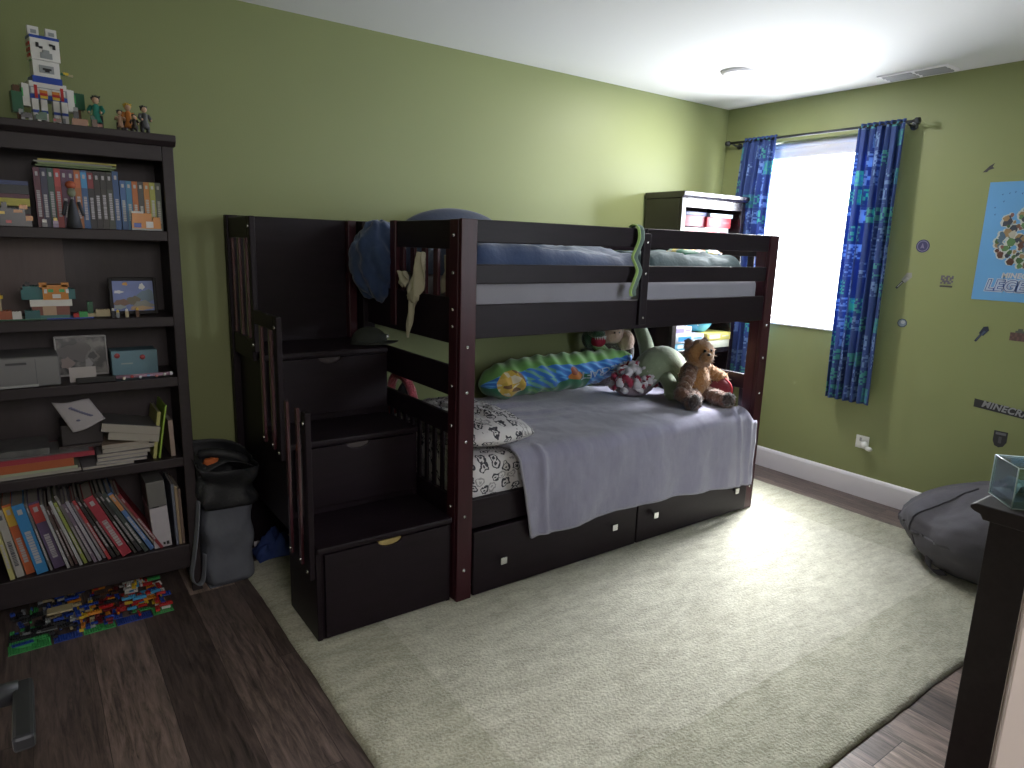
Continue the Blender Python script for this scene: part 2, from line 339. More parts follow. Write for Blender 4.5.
# window
GLASS = bpy.data.materials.new('window_glass'); t, N, L, b = nt(GLASS)
tb = N.new('ShaderNodeBsdfTransparent'); gb = N.new('ShaderNodeBsdfGlossy'); gb.inputs[1].default_value = .02
lw = N.new('ShaderNodeLayerWeight'); lw.inputs[0].default_value = .15; mx = N.new('ShaderNodeMixShader')
L.new(math_node(N, L, 'MULTIPLY', lw.outputs[0], .3), mx.inputs[0]); L.new(tb.outputs[0], mx.inputs[1]); L.new(gb.outputs[0], mx.inputs[2]); L.new(mx.outputs[0], N['Material Output'].inputs[0])
win = thing('window_1', 'bright white-framed window between two blue printed curtains', 'window', (.07, (WY0+WY1)/2, WZ0)); struct(win)
f = M(); VIN = mat('window_vinyl', (.85, .86, .88), .3)
for y0, y1, z0, z1 in ((WY0, WY0+.045, WZ0, WZ1), (WY1-.045, WY1, WZ0, WZ1), (WY0, WY1, WZ0, WZ0+.045), (WY0, WY1, WZ1-.045, WZ1)):
    f.box(.07, .14, y0, y1, z0, z1, VIN)
f.build('window_frame', None, win, bevel=.004)
f = M(); zm = (WZ0+WZ1)/2
f.box(.085, .10, WY0+.04, WY0+.055, WZ0+.045, WZ1-.045, VIN).box(.085, .10, WY1-.055, WY1-.04, WZ0+.045, WZ1-.045, VIN); f.build('glazing_bead', None, win, bevel=.002)
M().box(.10, .104, WY0+.04, WY1-.04, WZ0+.04, WZ1-.04, GLASS).build('glass_pane', None, win)
w2_ = thing('added_window', 'unseen white-framed window added behind the dresser for fill light', 'window', (-1.35, SY-.09, 1.02)); struct(w2_)  # unseen window, added only to let fill light into the room
f = M()
for a in ((-1.80, -1.755, 1.02, 2.15), (-.945, -.90, 1.02, 2.15), (-1.755, -.945, 1.02, 1.065), (-1.755, -.945, 2.105, 2.15), (-1.755, -.945, 1.56, 1.60)): f.box(a[0], a[1], SY-.12, SY-.06, a[2], a[3], VIN)
f.build('window_frame', None, w2_, bevel=.004)
M().box(-1.76, -.94, SY-.095, SY-.091, 1.06, 2.11, GLASS).build('glass_pane', None, w2_)
M().box(-.012, .07, WY0, WY1, WZ0-.0, WZ0+.012, VIN).build('window_sill', None, win, bevel=.004)
SHADE = mat('shade_fabric', (.60, .60, .66), .9)
sh = thing('roller_shade', 'pale grey roller shade drawn up at the top of the window', 'window shade', (.04, (WY0+WY1)/2, WZ1))
M().grid(lambda u, v: (.035+.004*math.sin(v*9), WY0+.012+u*(WY1-WY0-.024), WZ1-.02-v*.075), 8, 14, SHADE).build('shade_cloth', None, sh, solid=.002)
M().cyl((.045, WY0+.008, WZ1-.022), .018, WY1-WY0-.016, SHADE, 'y').build('roller_tube', None, sh)
M().box(.028, .042, WY0+.012, WY1-.012, WZ1-.105, WZ1-.092, SHADE).build('bottom_bar', None, sh, bevel=.003)
# curtain rod and curtains
rod = thing('curtain_rod', 'thin dark metal curtain rod with end knobs above the window', 'curtain rod', (-.08, -.7, 2.2))
M().cyl((-.08, -1.29, 2.20), .008, 1.19, DARKM, 'y').build('rod_bar', None, rod)
for yy, d in ((-1.29, -1), (-.10, 1)):
    M().tube([(-.08, yy, 2.2), (-.08, yy+d*.012, 2.2), (-.08, yy+d*.014, 2.2), (-.08, yy+d*.035, 2.2)], [.010, .010, .019, .017], DARKM).build('end_knob', None, rod)
for yy in (-1.265, -.12):
    M().tube([(-.002, yy, 2.185), (-.05, yy, 2.185), (-.08, yy, 2.192)], .006, DARKM).cyl((-.008, yy, 2.185), .02, .008, DARKM, 'x').build('wall_bracket', None, rod)
def curtain(name, label, ytop, ybot, ztop, zbot, nf, seed, flip=False):
    t = thing(name, label, 'curtain', (-.08, sum(ytop)/2, ztop), group=None)
    def fn(u, v):
        y = (ytop[0]*(1-v)+ybot[0]*v) + u*((ytop[1]-ytop[0])*(1-v)+(ybot[1]-ybot[0])*v)
        ph = u*nf*2*math.pi + .8*noise.noise(Vector((u*3, v*1.2, seed)))
        am = (.010+.020*min(1, v*5)) * (1 + .35*noise.noise(Vector((u*5, seed, v*2))))
        return (-.080 - am*math.sin(ph) - .006*math.sin(2*ph+1) - .012*v, y + .006*math.sin(ph*1.5+v*3), ztop - v*(ztop-zbot))
    wid = 0.62
    M().grid(fn, nf*16, 60, CURT, uv=lambda u, v: (u*wid+seed, (1-v)*(ztop-zbot))).build('curtain_cloth', None, t, solid=.002)
    # gathered heading above the rod
    M().grid(lambda u, v: (-.080-.012*math.sin(u*nf*2.6*math.pi)*(1 if v < .9 else .8), ytop[0]+u*(ytop[1]-ytop[0]), ztop+.022-v*.022), nf*16, 4, CURT, uv=lambda u, v: (u*wid+seed, v*.02)).build('gathered_heading', None, t, solid=.002)
    return t
curtain('curtain', 'blue printed curtain hanging left of the window, behind the bookcase', (-.458, -.205), (-.46, -.10), 2.197, .60, 6, 3.1)
curtain('curtain', 'blue printed curtain hanging right of the window, fully visible', (-1.255, -.995), (-1.272, -1.000), 2.197, .60, 6, 8.7)
# ceiling fittings
v = thing('ceiling_vent', 'white slotted air vent in the ceiling above the window wall', 'vent', (-.13, -1.30, H))
M().box(-.20, -.06, -1.48, -1.12, H-.008, H, WHITE).build('vent_frame', None, v, bevel=.003)
DG = solid(.25, .25, .26)
for k in range(3):
    for a, b2 in ((-1.46, -1.31), (-1.29, -1.14)):
        M().box(-.185+k*.042, -.160+k*.042, a, b2, H-.012, H-.006, DG, rot=(0, .25, 0)).build('vent_louvre', None, v)
DIF = mat('light_diffuser', (.8, .8, .78), .5); DIF.node_tree.nodes['Principled BSDF'].inputs['Emission Color'].default_value = (1, .97, .93, 1); DIF.node_tree.nodes['Principled BSDF'].inputs['Emission Strength'].default_value = 1.3  # emission is added, to match the lamp put under the disc
lt = thing('ceiling_light', 'flat round ceiling light disc near the window, glow added', 'ceiling light', (-.83, -.68, H))
M().tube([(-.83, -.68, H), (-.83, -.68, H-.012), (-.83, -.68, H-.016)], [.088, .086, .070], WHITE, 32).build('trim_ring', None, lt)
M().tube([(-.83, -.68, H-.014), (-.83, -.68, H-.019)], [.066, .062], DIF, 32).build('diffuser', None, lt)
l_ = bpy.data.lights.new('disc_fill', 'AREA'); l_.shape = 'DISK'; l_.size = .12; l_.energy = 11; l_.color = (1.0, .97, .93)  # fill lamp added below the disc to brighten the window wall
lo = bpy.data.objects.new('disc_fill', l_); COL.objects.link(lo); lo.parent = lt; lo.location = (0, 0, -.022)
# door leaf (open, left of the frame) and its lever
d = thing('door_1', 'open white door swung into the room with a dark lever handle', 'door', (-4.26, SY, 0)); struct(d)
M().box(-4.285, -4.245, SY+.01, -2.25, .01, 2.03, CAS).build('door_leaf', None, d, bevel=.003)
lv = M().box(-4.247, -4.238, -2.345, -2.285, .92, .98, DARKM).build('handle_plate', None, d, bevel=.003)
M().cyl((-4.24, -2.315, .95), .013, .07, DARKM, 'x').build('handle_neck', None, lv)
M().box(-4.176, -4.156, -2.418, -2.303, .940, .958, DARKM).build('handle_lever', None, lv, bevel=.004)
for hz in (.25, 1.75):
    M().cyl((-4.243, SY+.008, hz), .006, .09, GREYM).build('hinge', None, d)

# ------------------------------------------------------------------ rug
RX0, RX1, RY0, RY1 = -3.44, -.31, -2.38, -.18
def rugtop(u, v):
    x = RX0+u*(RX1-RX0); y = RY0+v*(RY1-RY0)
    e_ = min(u*(RX1-RX0), (1-u)*(RX1-RX0), v*(RY1-RY0), (1-v)*(RY1-RY0))
    wob = .006*fbm(x*4, y*4)
    if v in (0, 1): y += wob
    if u in (0, 1): x += wob
    return (x, y, .004+.009*min(1, e_/.02) if e_ < .02 else .013+.0012*fbm(x*9, y*9))
rg = M(); rg.grid(rugtop, 130, 100, RUG)
rg = rg.build('area_rug', None)
q = rg.modifiers.new('thick', 'SOLIDIFY'); q.thickness = .004; q.offset = -1
tag(rg, 'large pale sage-beige wool rug with a sheared border under the bunk bed', 'rug')

# ------------------------------------------------------------------ bunk bed
BX0, BX1, BYF, BYB = -2.79, -.785, -1.015, -.03
bed = thing('bunk_bed', 'dark espresso bunk bed with slatted ends and two drawers underneath', 'bunk bed', (-1.785, -.52, .014))
def bolt(x, y, z, ax, parent, r=.0065):
    c = {'x': (x-.004, y, z), 'y': (x, y-.004, z)}[ax]
    M().cyl(c, r, .008, STEEL, ax, 10).build('bolt', None, parent)
def bedpart(name, x0, x1, y0, y1, z0, z1, m=ESP, bev=.004, par=None): return M().box(x0, x1, y0, y1, z0, z1, m).build(name, None, par or bed, bevel=bev)
PZ = 1.562
for x0, x1 in ((BX0, BX0+.072), (BX1-.072, BX1)):
    for y0, y1, mm in ((BYF, BYF+.022, RED), (BYB-.022, BYB, ESP)):
        # L-shaped post: face board plus side board
        yb0, yb1 = (BYF+.024, BYF+.085) if y0 == BYF else (BYB-.085, BYB-.024)
        po = M().box(x0+.001, x1, y0, y1, .014, PZ, mm).box(x0, x1-.012, yb0, yb1, .014, PZ-.002, mm).build('post', None, bed, bevel=.003)
        if y0 == BYF:
            for z in (1.08, .90, .70, .385, .15):
                bolt(x0+.034, BYF, z, 'y', po)
            if x0 == BX0:
                for z in (1.50, 1.36, 1.22, 1.155, .92, .76, .42): bolt(x0, (yb0+yb1)/2, z, 'x', po)
PB = BYF+.022
# front rails (between the posts)
XL, XR = BX0+.072, BX1-.072
bedpart('guard_rail', XL-.002, -1.80, -1.004, -.982, 1.476, 1.562)
bedpart('guard_rail', -1.797, XR+.002, -1.004, -.982, 1.476, 1.562)
bedpart('guard_rail', XL-.002, XR+.002, -1.004, -.982, 1.320, 1.395)
bedpart('upper_side_rail', XL-.002, XR+.002, -1.006, -.980, 1.108, 1.240)
bedpart('lower_side_rail', XL-.002, XR+.002, -1.006, -.980, .318, .445)
br = bedpart('rail_brace', -1.832, -1.785, -1.022, -1.005, 1.125, 1.540)
for z in (1.50, 1.36, 1.16): bolt(-1.808, -1.022, z, 'y', br, .005)
# rear rails
for z0, z1 in ((1.46, 1.56), (1.10, 1.24), (.318, .445)): bedpart('rear_rail', XL-.002, XR+.002, BYB-.03, BYB-.01, z0, z1)
# ends
def bed_end(x, near):
    x0, x1 = x-.011, x+.011; yf, yb = BYF+.083, BYB-.083
    ym = -.43
    if near:
        bedpart('entry_post', x-.020, x+.02, ym, ym+.052, 1.10, PZ, RED)
        bedpart('end_rail', x0, x1, yf, ym+.002, 1.448, 1.560)
        s0, s1, n = yf, ym, 5
    else:
        bedpart('end_rail', x0, x1, yf, yb, 1.448, 1.560); s0, s1, n = yf, yb, 9
    bedpart('end_rail', x0-.002, x1+.002, yf, yb, 1.080, 1.262)
    for k in range(n):
        yc = s0+(k+.62)*(s1-s0)/(n)
        bedpart('end_slat', x0+.004, x1-.004, yc-.019, yc+.019, 1.255, 1.450, RED if near else ESP, .003)
    if near: bedpart('end_rail', x0, x1, yf, yb, .868, .990)
    bedpart('end_rail', x0, x1, yf, yb, .705, .790)
    n = 12
    for k in range(n):
        yc = yf+(k+.5)*(yb-yf)/n
        bedpart('end_slat', x0+.006, x1-.006, yc-.014, yc+.014, .440, .708, ESP, .003)
    bedpart('end_rail', x0, x1, yf, yb, .318, .445)
bed_end(BX0+.036, True); bed_end(BX1-.036, False)
# slat decks
for z in (.33, 1.12):
    for k in range(10):
        x = XL+.08+k*.19; bedpart('deck_slat', x, x+.07, BYF+.045, BYB-.04, z, z+.018, ESP, .002)
# drawers
for x0, x1, ks in ((XL+.004, -1.757, (-2.578, -1.928)), (-1.748, XR-.004, (-1.643, -.986))):
    dr = bedpart('drawer', x0, x1, -1.024, -1.006, .026, .308)
    bedpart('drawer_box', x0+.02, x1-.02, -1.004, -.15, .05, .28, ESP, .002, dr)
    for kx in ks:
        kn = M().cyl((kx, -1.026, .162), .007, -.018, STEEL, 'y', 12)
        kn.box(kx-.016, kx+.016, -1.054, -1.042, .146, .178, STEEL); kn.build('drawer_knob', None, dr, bevel=.002)
bedpart('toe_strip', XL, XR, -.99, -.975, .014, .05)

# ------------------------------------------------------------------ stair unit
SX0, SX1 = -3.36, -2.80
st = thing('bed_staircase', 'dark stepped storage staircase with slatted handrails at the bed end', 'staircase', (-3.08, -.5, .014))
def sp(name, *a, m=ESP, bev=.004, par=None): return M().box(*a, m).build(name, None, par or st, bevel=bev)
FR = [-.985, -.690, -.400, -.03]; TZ = [.385, .695, 1.000]
for i in range(3):
    z0 = (.014, .385, .695)[i]; zt = TZ[i]
    yf, yb = FR[i], FR[i+1]
    sp('tread', SX0-.0, SX1, yf-.012, yb+.018, zt-.024, zt, bev=.006)
    # face drawer with a scooped pull
    x0, x1 = SX0+.028, SX1-.014; zl, zh = z0+.012+(0.02 if i else .0), zt-.030
    sp('riser_frame', SX0+.002, SX1-.002, yf+.010, yf+.026, z0, zt-.024, bev=.002)
    xc = (x0+x1)/2; pts = [(x0, zl), (x1, zl), (x1, zh), (xc+.05, zh)]
    pts += [(xc+.05*math.cos(a), zh-.024*math.sin(a)) for a in [math.pi*k/10 for k in range(1, 10)]] + [(xc-.05, zh), (x0, zh)]
    dd = M().prism(pts, 'y', yf-.010, yf+.008, ESP).build('step_drawer', None, st, bevel=.002)
    M().box(xc-.048, xc+.048, yf+.001, yf+.009, zh-.024, zh-.001, mat('raw_plywood', (.36, .27, .10), .6) if i == 0 else BACKP).build('pull_recess', None, dd)
    sp('side_panel', SX0, SX0+.018, yf+.004, yb+.018 if i < 2 else yb, (.014, .34, .34)[i], zt-.024, bev=.002)
    sp('side_panel', SX1-.018, SX1, yf+.004, yb+.018 if i < 2 else yb, .014, zt-.024, bev=.002)
sp('box_back', SX0+.018, SX1-.018, -.672, -.660, .014, .36, bev=.002)
sp('box_bottom', SX0+.018, SX1-.018, -.66, -.05, .34, .355, bev=.002)
sp('back_panel', SX0-.03, SX1, -.030, -.017, .03, PZ, bev=.003)
sp('back_leg', SX0-.03, SX0+.02, -.060, -.028, .014, PZ)
sp('wall_side_post', SX1-.045, SX1-.004, -.075, -.030, 1.0, PZ, m=RED)
# handrails: three stepped slatted panels on the open side
def handrail(y0, y1, zt, zb, n, zsl):
    x0, x1 = SX0-.022, SX0-.002
    sp('rail_post', x0, x1+.002, y0, y0+.042, zb-.05, zt, m=ESP)
    if zt > 1.5: sp('rail_cap', x0, x1, y0+.04, y1, zt-.085, zt)
    for k in range(n):
        yc = y0+.042+(k+.6)*(y1-y0-.042)/n; zz = zb+ (zsl)*(yc-y0)
        sl = sp('rail_slat', x0+.004, x1-.004, yc-.012, yc+.012, zz-.03, zt-(.08 if zt > 1.5 else .004), m=SLAT, bev=.003)
        bolt(x0+.004, yc, zz-.01, 'x', sl, .005)
    for z in (zb-.02, zt-.04): bolt(x0, y0+.021, z, 'x', st, .007)
handrail(-.395, -.030, 1.553, 1.06, 3, .0)
handrail(-.690, -.405, 1.185, .68, 2, .0)
handrail(-.975, -.700, .885, .31, 2, .0)
sp('rail_cap', SX0-.022, SX0-.002, -.65, -.395, 1.130, 1.185)
sp('rail_base', SX0-.022, SX0-.002, -.36, -.03, .97, 1.06)

# ------------------------------------------------------------------ bedding
def slab(x0, x1, y0, y1, z0, z1, r, m, amp=0.006, fr=3.0, n=36):
    """mattress-like closed rounded slab"""
    g = M()
    def sq(a): return math.copysign(abs(a)**.28, a)
    def fn(u, v):
        th = math.pi*v; ph = 2*math.pi*u
        d = Vector((sq(math.sin(th)*math.cos(ph)) if v not in (0, 1) else 0, sq(math.sin(th)*math.sin(ph)) if v not in (0, 1) else 0, sq(math.cos(th))))
        p = Vector(((x0+x1)/2+d.x*(x1-x0)/2, (y0+y1)/2+d.y*(y1-y0)/2, (z0+z1)/2+d.z*(z1-z0)/2))
        return p + Vector((0, 0, amp*fbm(p.x*fr, p.y*fr)))
    g.grid(fn, 4*n, n, m); return g
mt = thing('mattress', 'white mattress of the lower bunk in a sheet printed with black game pads', 'mattress', (-1.78, -.5, .35))
MX0, MX1 = -2.715, -.865
g = M(); g.mats = [SHEET]
vs = []; 
def rbox(x0, x1, y0, y1, z0, z1, r, m, amp=0, fr=4, k=5, nx=40, ny=20):
    """rounded box from a cube-sphere like inflation, with a little lumpiness"""
    bm = bmesh.new(); bmesh.ops.create_cube(bm, size=1)
    for v in bm.verts: v.co = Vector((v.co.x*(x1-x0), v.co.y*(y1-y0), v.co.z*(z1-z0))) + Vector(((x0+x1)/2, (y0+y1)/2, (z0+z1)/2))
    bmesh.ops.bevel(bm, geom=bm.edges[:], offset=r, segments=k, profile=.5, affect='EDGES')
    g = M(); b = {v: i for i, v in enumerate(bm.verts)}
    g.add([v.co.copy() for v in bm.verts], [[b[v] for v in f.verts] for f in bm.faces], m, True)
    bm.free(); return g
rbox(MX0, MX1, -.978, -.062, .350, .600, .05, SHEET).build('mattress_body', None, mt)
um = thing('mattress', 'grey-sheeted mattress of the upper bunk behind the guard rail', 'mattress', (-1.78, -.5, 1.138))
rbox(MX0, MX1, -.972, -.062, 1.139, 1.335, .04, GREYSH).build('mattress_body', None, um)

# grey blanket draped over the lower bunk and down the front
def hem(x):
    pts = [(-2.50, .228), (-2.2, .240), (-1.79, .252), (-1.4, .225), (-1.1, .205), (-.86, .180)]
    for (a, za), (b_, zb) in zip(pts, pts[1:]):
        if x <= b_: return za+(zb-za)*max(0, (x-a)/(b_-a))
    return pts[-1][1]
def blanket(u, v):
    # v: 0 back edge .. 1 hem; u left..right
    Ltop, r = .90, .05
    x = -2.50+u*(-.857+2.50); hz = hem(x); zt = .612
    L1 = .93; L2 = .08; L3 = zt-.055-hz; tot = L1+L2+L3; s = v*tot
    if s < L1: y = -.075-s*(.985-.075-.02)/L1; z = zt; n = (0, 0, 1); dn = 0
    elif s < L1+L2:
        a = (s-L1)/L2*math.pi/2; y = -.965-.070*math.sin(a); z = zt-.055*(1-math.cos(a)); n = (0, -math.sin(a), math.cos(a)); dn = 0
    else: dn = (s-L1-L2)/L3; y = -1.035; z = zt-.055-(s-L1-L2); n = (0, -1, 0)
    # left edge slants: rumpled towards the pillow, drawn in at the hem
    if s < L1: x += (1-u)*(.30*(1-s/L1)**1.5 + .03*math.sin(s*14))
    else: x += (1-u)*(.0+.07*dn)
    w = .010*fbm(x*3.1, s*2.4+4) + .006*fbm(x*9, s*6, 3)
    ridge = 0
    if s < L1:   # fold ridges running from the pillow end
        for yy, am, wd, dr in ((-.25, .030, .030, .10), (-.42, .022, .025, .16), (-.62, .016, .03, -.08)):
            yc = -yy+dr*(x+2.4)*.6; ridge += am*math.exp(-((s-yc)/wd)**2)*math.exp(-((x+2.25)/.38)**2)
        dip = -.004
    else:
        ridge = .012*dn*math.sin(x*17+1.5*math.sin(x*5)) + .012*dn
        for xx, am in ((-1.02, .012), (-.93, .012), (-2.38, .014)): ridge += am*math.exp(-((x-xx-.03*dn)/.016)**2)
    k = max(0, w+.006)+ridge
    # right end turns over the mattress corner
    drop = 0
    if u > .93 and s < L1+L2: drop = .05*((u-.93)/.07)**2
    return (x+n[0]*k, y+n[1]*k, z+n[2]*k-drop)
bk = thing('blanket', 'lilac-grey fleece blanket spread over the lower bunk, hanging over its front', 'blanket', (-1.7, -.5, .61))
M().grid(blanket, 150, 120, BLANK).build('blanket_cloth', None, bk, solid=.006)
def edge_pts(u0, v0, u1, v1, n=50): return [Vector(blanket(u0+(u1-u0)*i/n, v0+(v1-v0)*i/n)) for i in range(n+1)]
HEMM = mat('blanket_hem', (.30, .29, .35), .9)
M().tube(edge_pts(0, .35, 0, 1), .0065, HEMM, 8).tube(edge_pts(0, 1, 1, 1, 90), .0055, HEMM, 8).build('stitched_hem', None, bk)

def pillow(name, label, cat, x0, x1, y0, y1, zb, h, m, rot=(0, 0, 0), seed=0, corner=.5):
    cx, cy = (x0+x1)/2, (y0+y1)/2; a, b_ = (x1-x0)/2, (y1-y0)/2
    t = thing(name, label, cat, (cx, cy, zb), rot); g = M()
    for sgn in (1, -1):
        def fn(u, v):
            p, q = 2*u-1, 2*v-1
            e_ = max(0, (1-abs(p)**3.2)*(1-abs(q)**3.2))**.5
            wx = 1-.07*(q*q)*abs(p); wy = 1-.06*(p*p)*abs(q)
            z = h*.42+sgn*(e_*h*.5)*(1 if sgn > 0 else .84) + .010*fbm(p*2.2+seed, q*2.2)*e_*(1 if sgn > 0 else 0)
            z += .012*fbm(p*5, q*5+seed)*e_*(sgn > 0)
            return (p*a*wx, q*b_*wy, max(0, z))
        g.grid(fn, 36, 36, m)
    g.build('pillow_body', None, t, local=True); return t
pillow('pillow', 'white pillow printed with black game pads at the stair end of the lower bunk', 'pillow', -2.70, -2.34, -.97, -.30, .606, .150, SHEET, seed=2)
# upper bunk bedding
def comf(x0, x1, y0, y1, zb, zt, m, amp, seed, bulge=None):
    g = M()
    def fn(u, v):
        p, q = 2*u-1, 2*v-1; x = x0+u*(x1-x0); y = y0+v*(y1-y0)
        e_ = min(1, (1-abs(p))*9)**.5*min(1, (1-abs(q))*9)**.5
        z = zb+(zt-zb)*e_+e_*(amp*fbm(x*3+seed, y*3.5)+amp*.45*math.sin((x*3+y*7)*2.2+2*fbm(x*2, y*2, seed))+amp*.3*fbm(x*9, y*12, seed))
        return (x, y, max(zb, z))
    g.grid(fn, 100, 60, m); g.grid(lambda u, v: (x0+u*(x1-x0), y0+v*(y1-y0), zb), 4, 4, m); return g
cf = thing('comforter', 'crumpled navy blue comforter on the upper bunk, spilling out at the stair end', 'comforter', (-2.2, -.5, 1.336))
g = comf(-2.70, -1.72, -.955, -.08, 1.338, 1.462, NAVY, .030, 1.0)
g.build('comforter_cloth', None, cf)
g = M()
def spill(u, v):
    th = math.pi*v; ph = 2*math.pi*u
    d = Vector((math.sin(th)*math.cos(ph), math.sin(th)*math.sin(ph), math.cos(th)))
    k = 1+.12*fbm(d.x*1.5, d.y*1.5, d.z*1.5)+.08*fbm(d.x*4, d.y*4, d.z*3)+.05*math.sin(9*ph+3*d.z+2*fbm(d.x, d.y, d.z*2))*math.sin(th)
    return Vector((-2.765, -.245, 1.375)) + Vector((d.x*.125*k, d.y*.145*k, d.z*.185*k*(1.0 if d.z > 0 else .92)))
g.grid(spill, 72, 36, NAVY); g.build('bunched_end', None, cf)
cf2 = thing('comforter', 'dark teal rumpled blanket at the window end of the upper bunk', 'comforter', (-1.3, -.5, 1.336))
comf(-1.70, -.95, -.955, -.10, 1.338, 1.445, TEALC, .026, 5.0).build('comforter_cloth', None, cf2)
cu = thing('cushion', 'dark blue arched backrest cushion against the wall on the upper bunk', 'cushion', (-2.31, -.15, 1.42))
def arch(u, v):
    th = math.pi*v; ph = 2*math.pi*u
    def sq(a, k): return math.copysign(abs(a)**k, a)
    return Vector((-2.30, -.14, 1.44)) + Vector((sq(math.sin(th)*math.cos(ph), 1)*.36, sq(math.sin(th)*math.sin(ph), .8)*.075, math.cos(th)*(.205 if math.cos(th) > 0 else .04)))
M().grid(arch, 48, 32, mat('dark_navy_plush', (.016, .026, .060), .8, sheen=.3, bump=.2)).build('cushion_body', None, cu)
# comic-coloured item on the upper bunk
bx = thing('pillow', 'small brightly patterned pillow at the window end of the upper bunk', 'pillow', (-1.10, -.55, 1.37))
pat = bpy.data.materials.new('comic_print'); t, N, L, b = nt(pat)
vo = N.new('ShaderNodeTexVoronoi'); vo.inputs['Scale'].default_value = 26; tc = N.new('ShaderNodeTexCoord'); L.new(tc.outputs['Object'], vo.inputs['Vector'])
rp = N.new('ShaderNodeValToRGB'); rp.color_ramp.interpolation = 'CONSTANT'
for p_, c in ((0, (.5, .5, .48)), (.3, (.45, .20, .05)), (.45, (.05, .18, .12)), (.6, (.55, .45, .12)), (.75, (.06, .12, .35)), (.88, (.4, .05, .05))):
    q = rp.color_ramp.elements.new(p_) if p_ else rp.color_ramp.elements[0]; q.color = (*c, 1)
scc = N.new('ShaderNodeSeparateColor'); L.new(vo.outputs['Color'], scc.inputs[0]); L.new(scc.outputs[0], rp.inputs[0]); L.new(rp.outputs[0], b.inputs['Base Color'])
M().ball((-1.10, -.70, 1.452), (.17, .13, .045), pat, 28, 16, .15).build('pillow_body', None, bx)
# cream cloth knotted through the end slats
cl = thing('hanging_cloth', 'cream cloth knotted over the end slats of the upper bunk', 'cloth', (-2.80, -.68, 1.43))
def cloth_part(path, ws, nm):
    def fn(u, v):
        i = v*(len(path)-1); k = min(int(i), len(path)-2); f_ = i-k
        p = Vector(path[k]).lerp(Vector(path[k+1]), f_); w = ws[k]*(1-f_)+ws[k+1]*f_
        return p + Vector((-.010*math.cos(u*9+v*5)*(w/.04), (u-.5)*w, .004*math.sin(u*12)))
    return M().grid(fn, 14, 40, CREAM).build(nm, None, cl, solid=.004)
cloth_part([(-2.790, -.705, 1.43), (-2.800, -.695, 1.36), (-2.803, -.68, 1.28), (-2.806, -.675, 1.245)], [.055, .075, .078, .06], 'upper_fold')
cloth_part([(-2.806, -.668, 1.255), (-2.812, -.655, 1.20), (-2.812, -.640, 1.13), (-2.812, -.628, 1.075)], [.065, .040, .030, .008], 'hanging_tail')
M().ball((-2.808, -.668, 1.250), (.018, .042, .028), CREAM, 18, 12, .35, 7).build('knot', None, cl)
cloth_part([(-2.796, -.545, 1.345), (-2.800, -.56, 1.305), (-2.800, -.575, 1.285)], [.07, .06, .02], 'side_flap')
cloth_part([(-2.715, -.80, 1.42), (-2.715, -.80, 1.34), (-2.715, -.79, 1.27)], [.055, .075, .06], 'inner_fold')
# green ribbon toy over the guard rail
rb = thing('ribbon_snake', 'long green and grey fabric snake draped over the upper guard rail', 'toy snake', (-1.86, -1.03, 1.57))
path = [(-1.860, -.975, 1.50), (-1.860, -.968, 1.56), (-1.860, -.995, 1.575), (-1.858, -1.022, 1.560), (-1.858, -1.030, 1.515), (-1.878, -1.032, 1.470), (-1.895, -1.032, 1.435), (-1.874, -1.033, 1.400), (-1.862, -1.034, 1.370), (-1.880, -1.034, 1.325), (-1.896, -1.034, 1.285), (-1.890, -1.034, 1.262)]
def smooth_path(P, n=8):
    P = [Vector(p) for p in P]; out = []
    for i in range(len(P)-1):
        p0, p1, p2, p3 = P[max(i-1, 0)], P[i], P[i+1], P[min(i+2, len(P)-1)]
        for k in range(n):
            t_ = k/n; out.append(.5*((2*p1)+(p2-p0)*t_+(2*p0-5*p1+4*p2-p3)*t_*t_+(3*p1-p0-3*p2+p3)*t_**3))
    return out+[P[-1]]
sp_ = smooth_path(path)
def strip(P, w, off, m, nm, par, thick=.005):
    def fn(u, v):
        i = min(int(v*(len(P)-1)), len(P)-2); f_ = v*(len(P)-1)-i; p = P[i].lerp(P[i+1], f_)
        return p+Vector(((u-.5)*w+off[0], off[1]+.002*math.sin(u*6), off[2]))
    return M().grid(fn, 6, len(P)*2, m).build(nm, None, par, solid=thick)
strip(sp_, .030, (0, 0, 0), mat('grey_green_felt', (.12, .17, .15), .9), 'snake_body', rb)
strip(sp_, .008, (-.016, -.001, 0), mat('lime_felt', (.34, .50, .16), .9), 'lime_edging', rb, .007)

# body pillow lying along the wall
bp_ = thing('body_pillow', 'long green and blue bolster pillow with a printed scene and white lettering', 'bolster pillow', (-1.62, -.25, .62))
PA, PB_ = Vector((-2.16, -.20, .715)), Vector((-1.12, -.30, .815))
def bolster(u, v, lift=0.0):
    """u along 0..1, v angle"""
    ax = (PB_-PA); c = PA+ax*u + Vector((0, 0, .012*math.sin(u*7)))
    t_ = ax.normalized(); side = t_.cross(Vector((0, 0, 1))).normalized(); upv = side.cross(t_)
    e_ = min(1, (1-abs(2*u-1))*5.0)**.45 if 0 < u < 1 else 0
    r = (.112 + .016*math.sin(u*3))*(1-.45*max(0, (u-.55)/.45)**1.5)*max(.05, e_)
    wr = .006*math.sin(u*75+2.5*math.sin(v*2))+.004*math.sin(u*41+v*3)
    r2 = r+wr*e_+lift
    return c + side*math.cos(v)*r2 + upv*math.sin(v)*r2*.82
GRN = mat('green_fleece_print', (.10, .27, .055), .85, noise_amt=.35, noise_scale=30)
bm_ = bpy.data.materials.new('bolster_print'); t, N, L, b = nt(bm_)
uv = N.new('ShaderNodeUVMap'); sx = N.new('ShaderNodeSeparateXYZ'); L.new(uv.outputs[0], sx.inputs[0])
U, V = sx.outputs[0], sx.outputs[1]      # V: 0..1 round the bolster, .0 = front side, .25 = top
